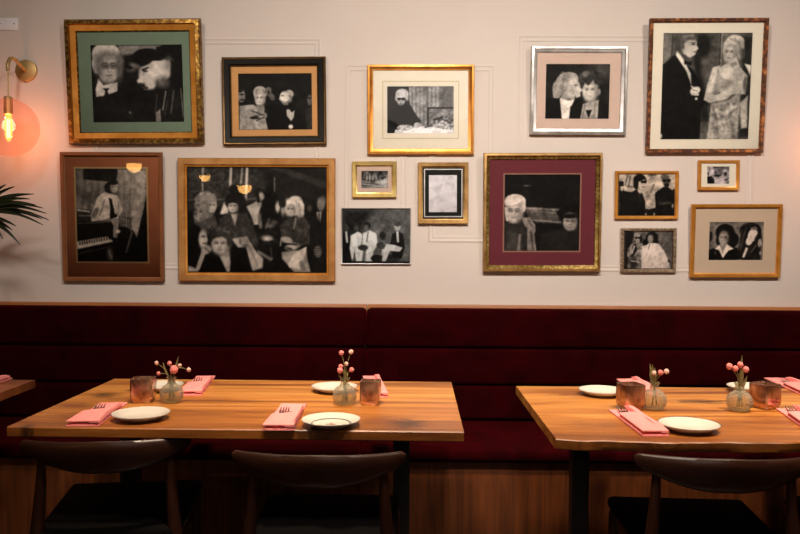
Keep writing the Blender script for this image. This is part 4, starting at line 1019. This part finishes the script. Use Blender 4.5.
picture(6, (348, 158), 4.894, [(352, 161.6), (396.7, 161.4), (396.5, 197.4), (352.1, 197.4)], (65, 63, 195, 147), (44, 43, 215, 167), FL(.018), ['gold_bright'], 'mat_pinkish', 'small bright gold frame directly above the thin silver framed photograph', 1.2)
picture(7, (170, 140), 3.14, [(341.2, 208), (411, 207.8), (410.6, 264.4), (341.5, 263.8)], (541, 217, 753, 388), (541, 217, 753, 388), FL(.013), ['silver_bright'], None, 'unmatted photograph of seated people in white suits, thin silver edge', .6, 'photo_gloss')
picture(8, (415, 158), 7.737, [(417.7, 162.6), (468.6, 162.4), (468.3, 223.8), (418, 223.8)], (108, 130, 325, 418), (60, 72, 380, 466), FL(.02), ['gold_brown'], 'mat_black', 'small upright gold and black frame holding a blank silvery sheet', 1.0, glass=False, border=[((70, 83, 368, 457), 8, 'silver_bright', 'silver_line')])
picture(9, (480, 149), 4.24, [(483.3, 153.2), (603, 153), (600.6, 271.8), (483.3, 271.8)], (105, 108, 425, 432), (48, 43, 494, 493), SC(.03, (0, 1, 1, 1, 1)), ['gold_brown', 'gold_beaded'], 'mat_burgundy', 'gold beaded frame with burgundy mat, two smiling men', 3.0, border=[((99, 102, 431, 438), 6, 'mat_line_grey', 'mat_bevel')])
picture(10, (526, 42), 5.566, [(532, 46.4), (629, 46.6), (625.5, 134.6), (529.3, 134.3)], (112, 122, 468, 424), (56, 66, 527, 478), SC(.026, (0, 0, 1, 0, 1)), ['silver_leaf', 'silver_bright'], 'mat_pinkish', 'silver frame, one person kissing another on the cheek', 3.4)
picture(11, (642, 14), 3.76, [(650.5, 19.9), (769.7, 19), (762.3, 152.2), (646, 152)], (78, 73, 412, 468), (46, 39, 462, 505), FL(.026), ['tortoise_carved'], 'mat_cream', 'tall carved brown frame, man in tuxedo beside woman in draped dress', 4.2)
picture(12, (612, 166), 9.54, [(615.4, 171), (678.9, 171), (678, 218.9), (615, 219)], (70, 78, 603, 475), (68, 76, 605, 478), FL(.016), ['gold_orange'], None, 'small gold frame without mat, two men in sunglasses and dark clothes', 1.5)
picture(13, (617, 223), 10.27, [(621.1, 228.2), (676.5, 228.3), (676, 272.4), (621.2, 272.5)], (83, 85, 570, 468), (78, 80, 576, 473), FL(.016), ['silver_bead'], None, 'small champagne silver frame, couple with woman in white gown', 1.5)
picture(14, (695, 156), 14.83, [(698.6, 160.2), (739.8, 160.3), (739.2, 190), (698.3, 190.2)], (185, 155, 515, 410), (108, 103, 608, 448), FL(.016), ['gold_orange'], 'mat_cream', 'smallest gold frame at right, tiny interior picture in cream mat', 1.2)
picture(15, (686, 200), 6.594, [(692.4, 204.3), (783.8, 204.1), (778.9, 277.5), (689.9, 277.4)], (157, 145, 515, 397), (70, 55, 607, 485), FL(.022), ['gold_orange'], 'mat_beige', 'wide gold frame with beige mat, afro-haired person and long-haired person', 3.2)

# ------------------------------------------------------------------ room lamps mirrored in the picture glass
def mirror_point(n, px, py, dist):
    o, r = PANES[n]; nrm = r @ Vector((0, -1, 0)); pp = o+nrm*.0105
    d = ray(px, py).normalized(); k = (pp-O).dot(nrm)/d.dot(nrm); hit = O+d*k
    rd = d-2*d.dot(nrm)*nrm; return hit+rd*dist
def pendant(pos, r, label, power=8):
    t = thing('pendant_lamp', label, 'pendant lamp', pos, 0, 'dome pendants behind the photographer')
    obj('lamp_shade', lathe(NB(), [(0, -r*1.1)]+[(r*math.sin(a), -r*1.1*math.cos(a)) for a in [R(10+8*k) for k in range(11)]]+[(r*.98, r*.02), (r*.3, r*.1), (0, r*.12)], 32), 'pendant_glow', t)
    obj('cord', tube(NB(), [(0, 0, r*.1), (0, 0, ZC-pos[2])], .003, 6), 'black_metal', t)
m1 = mirror_point(3, 134, 164, 4.6); pendant(m1, .078, 'glowing dome pendant seen mirrored in the piano picture')
m2 = mirror_point(4, 244.5, 186, 4.4); pendant(m2, .074, 'glowing dome pendant seen mirrored brightly in the bar group picture')
m3 = mirror_point(4, 204.8, 176, 5.6); pendant(m3, .062, 'glowing dome pendant seen mirrored faintly at upper left of bar group picture')

# ------------------------------------------------------------------ lights
def area(name, loc, target, size, power, col, spread=180, shape='DISK'):
    L = bpy.data.lights.new(name, 'AREA'); L.shape = shape; L.size = size; L.energy = power; L.color = col; L.spread = R(spread)
    o = bpy.data.objects.new(name, L); COL.objects.link(o); o.location = loc
    o.rotation_euler = (Vector(target)-Vector(loc)).to_track_quat('-Z', 'Y').to_euler(); return o
W1 = (1, .87, .755)
area('ceiling_spot', (.15, 1.2, 2.93), (.25, 3.6, 1.25), .25, 22.5, W1, 100)
area('ceiling_spot', (1.6, 1.3, 2.93), (1.5, 3.6, 1.2), .25, 12.5, W1, 100)
area('ceiling_spot', (-1.2, 1.4, 2.93), (-1.1, 3.6, 1.2), .25, 6.5, W1, 100)
area('table_spot', (-.35, 1.75, 2.93), (-.3, 2.35, .75), .2, 8.5, (1, .76, .53), 60)
area('table_spot', (1.1, 1.75, 2.93), (1.1, 2.3, .75), .2, 8.5, (1, .76, .53), 60)
f8 = mirror_point(8, 441, 187, 4.4)
area('glare_fill', f8, (0.1, 2.2, 1.0), .22, 2.6, (1, .86, .76), 170)  # unseen light added for the silver sheet's glare and the table front edges
area('room_fill', (.2, -1.5, 2.95), (.2, 2.0, 1.4), 1.6, 7, (1, .86, .76), 180)
wd = bpy.data.worlds.new('world'); wd.use_nodes = True; wd.node_tree.nodes['Background'].inputs[0].default_value = (.02, .014, .01, 1); S.world = wd
S.view_settings.view_transform = 'Standard'; S.view_settings.look = 'None'; S.view_settings.exposure = 0; S.view_settings.gamma = 1; S.view_settings.use_curve_mapping = False
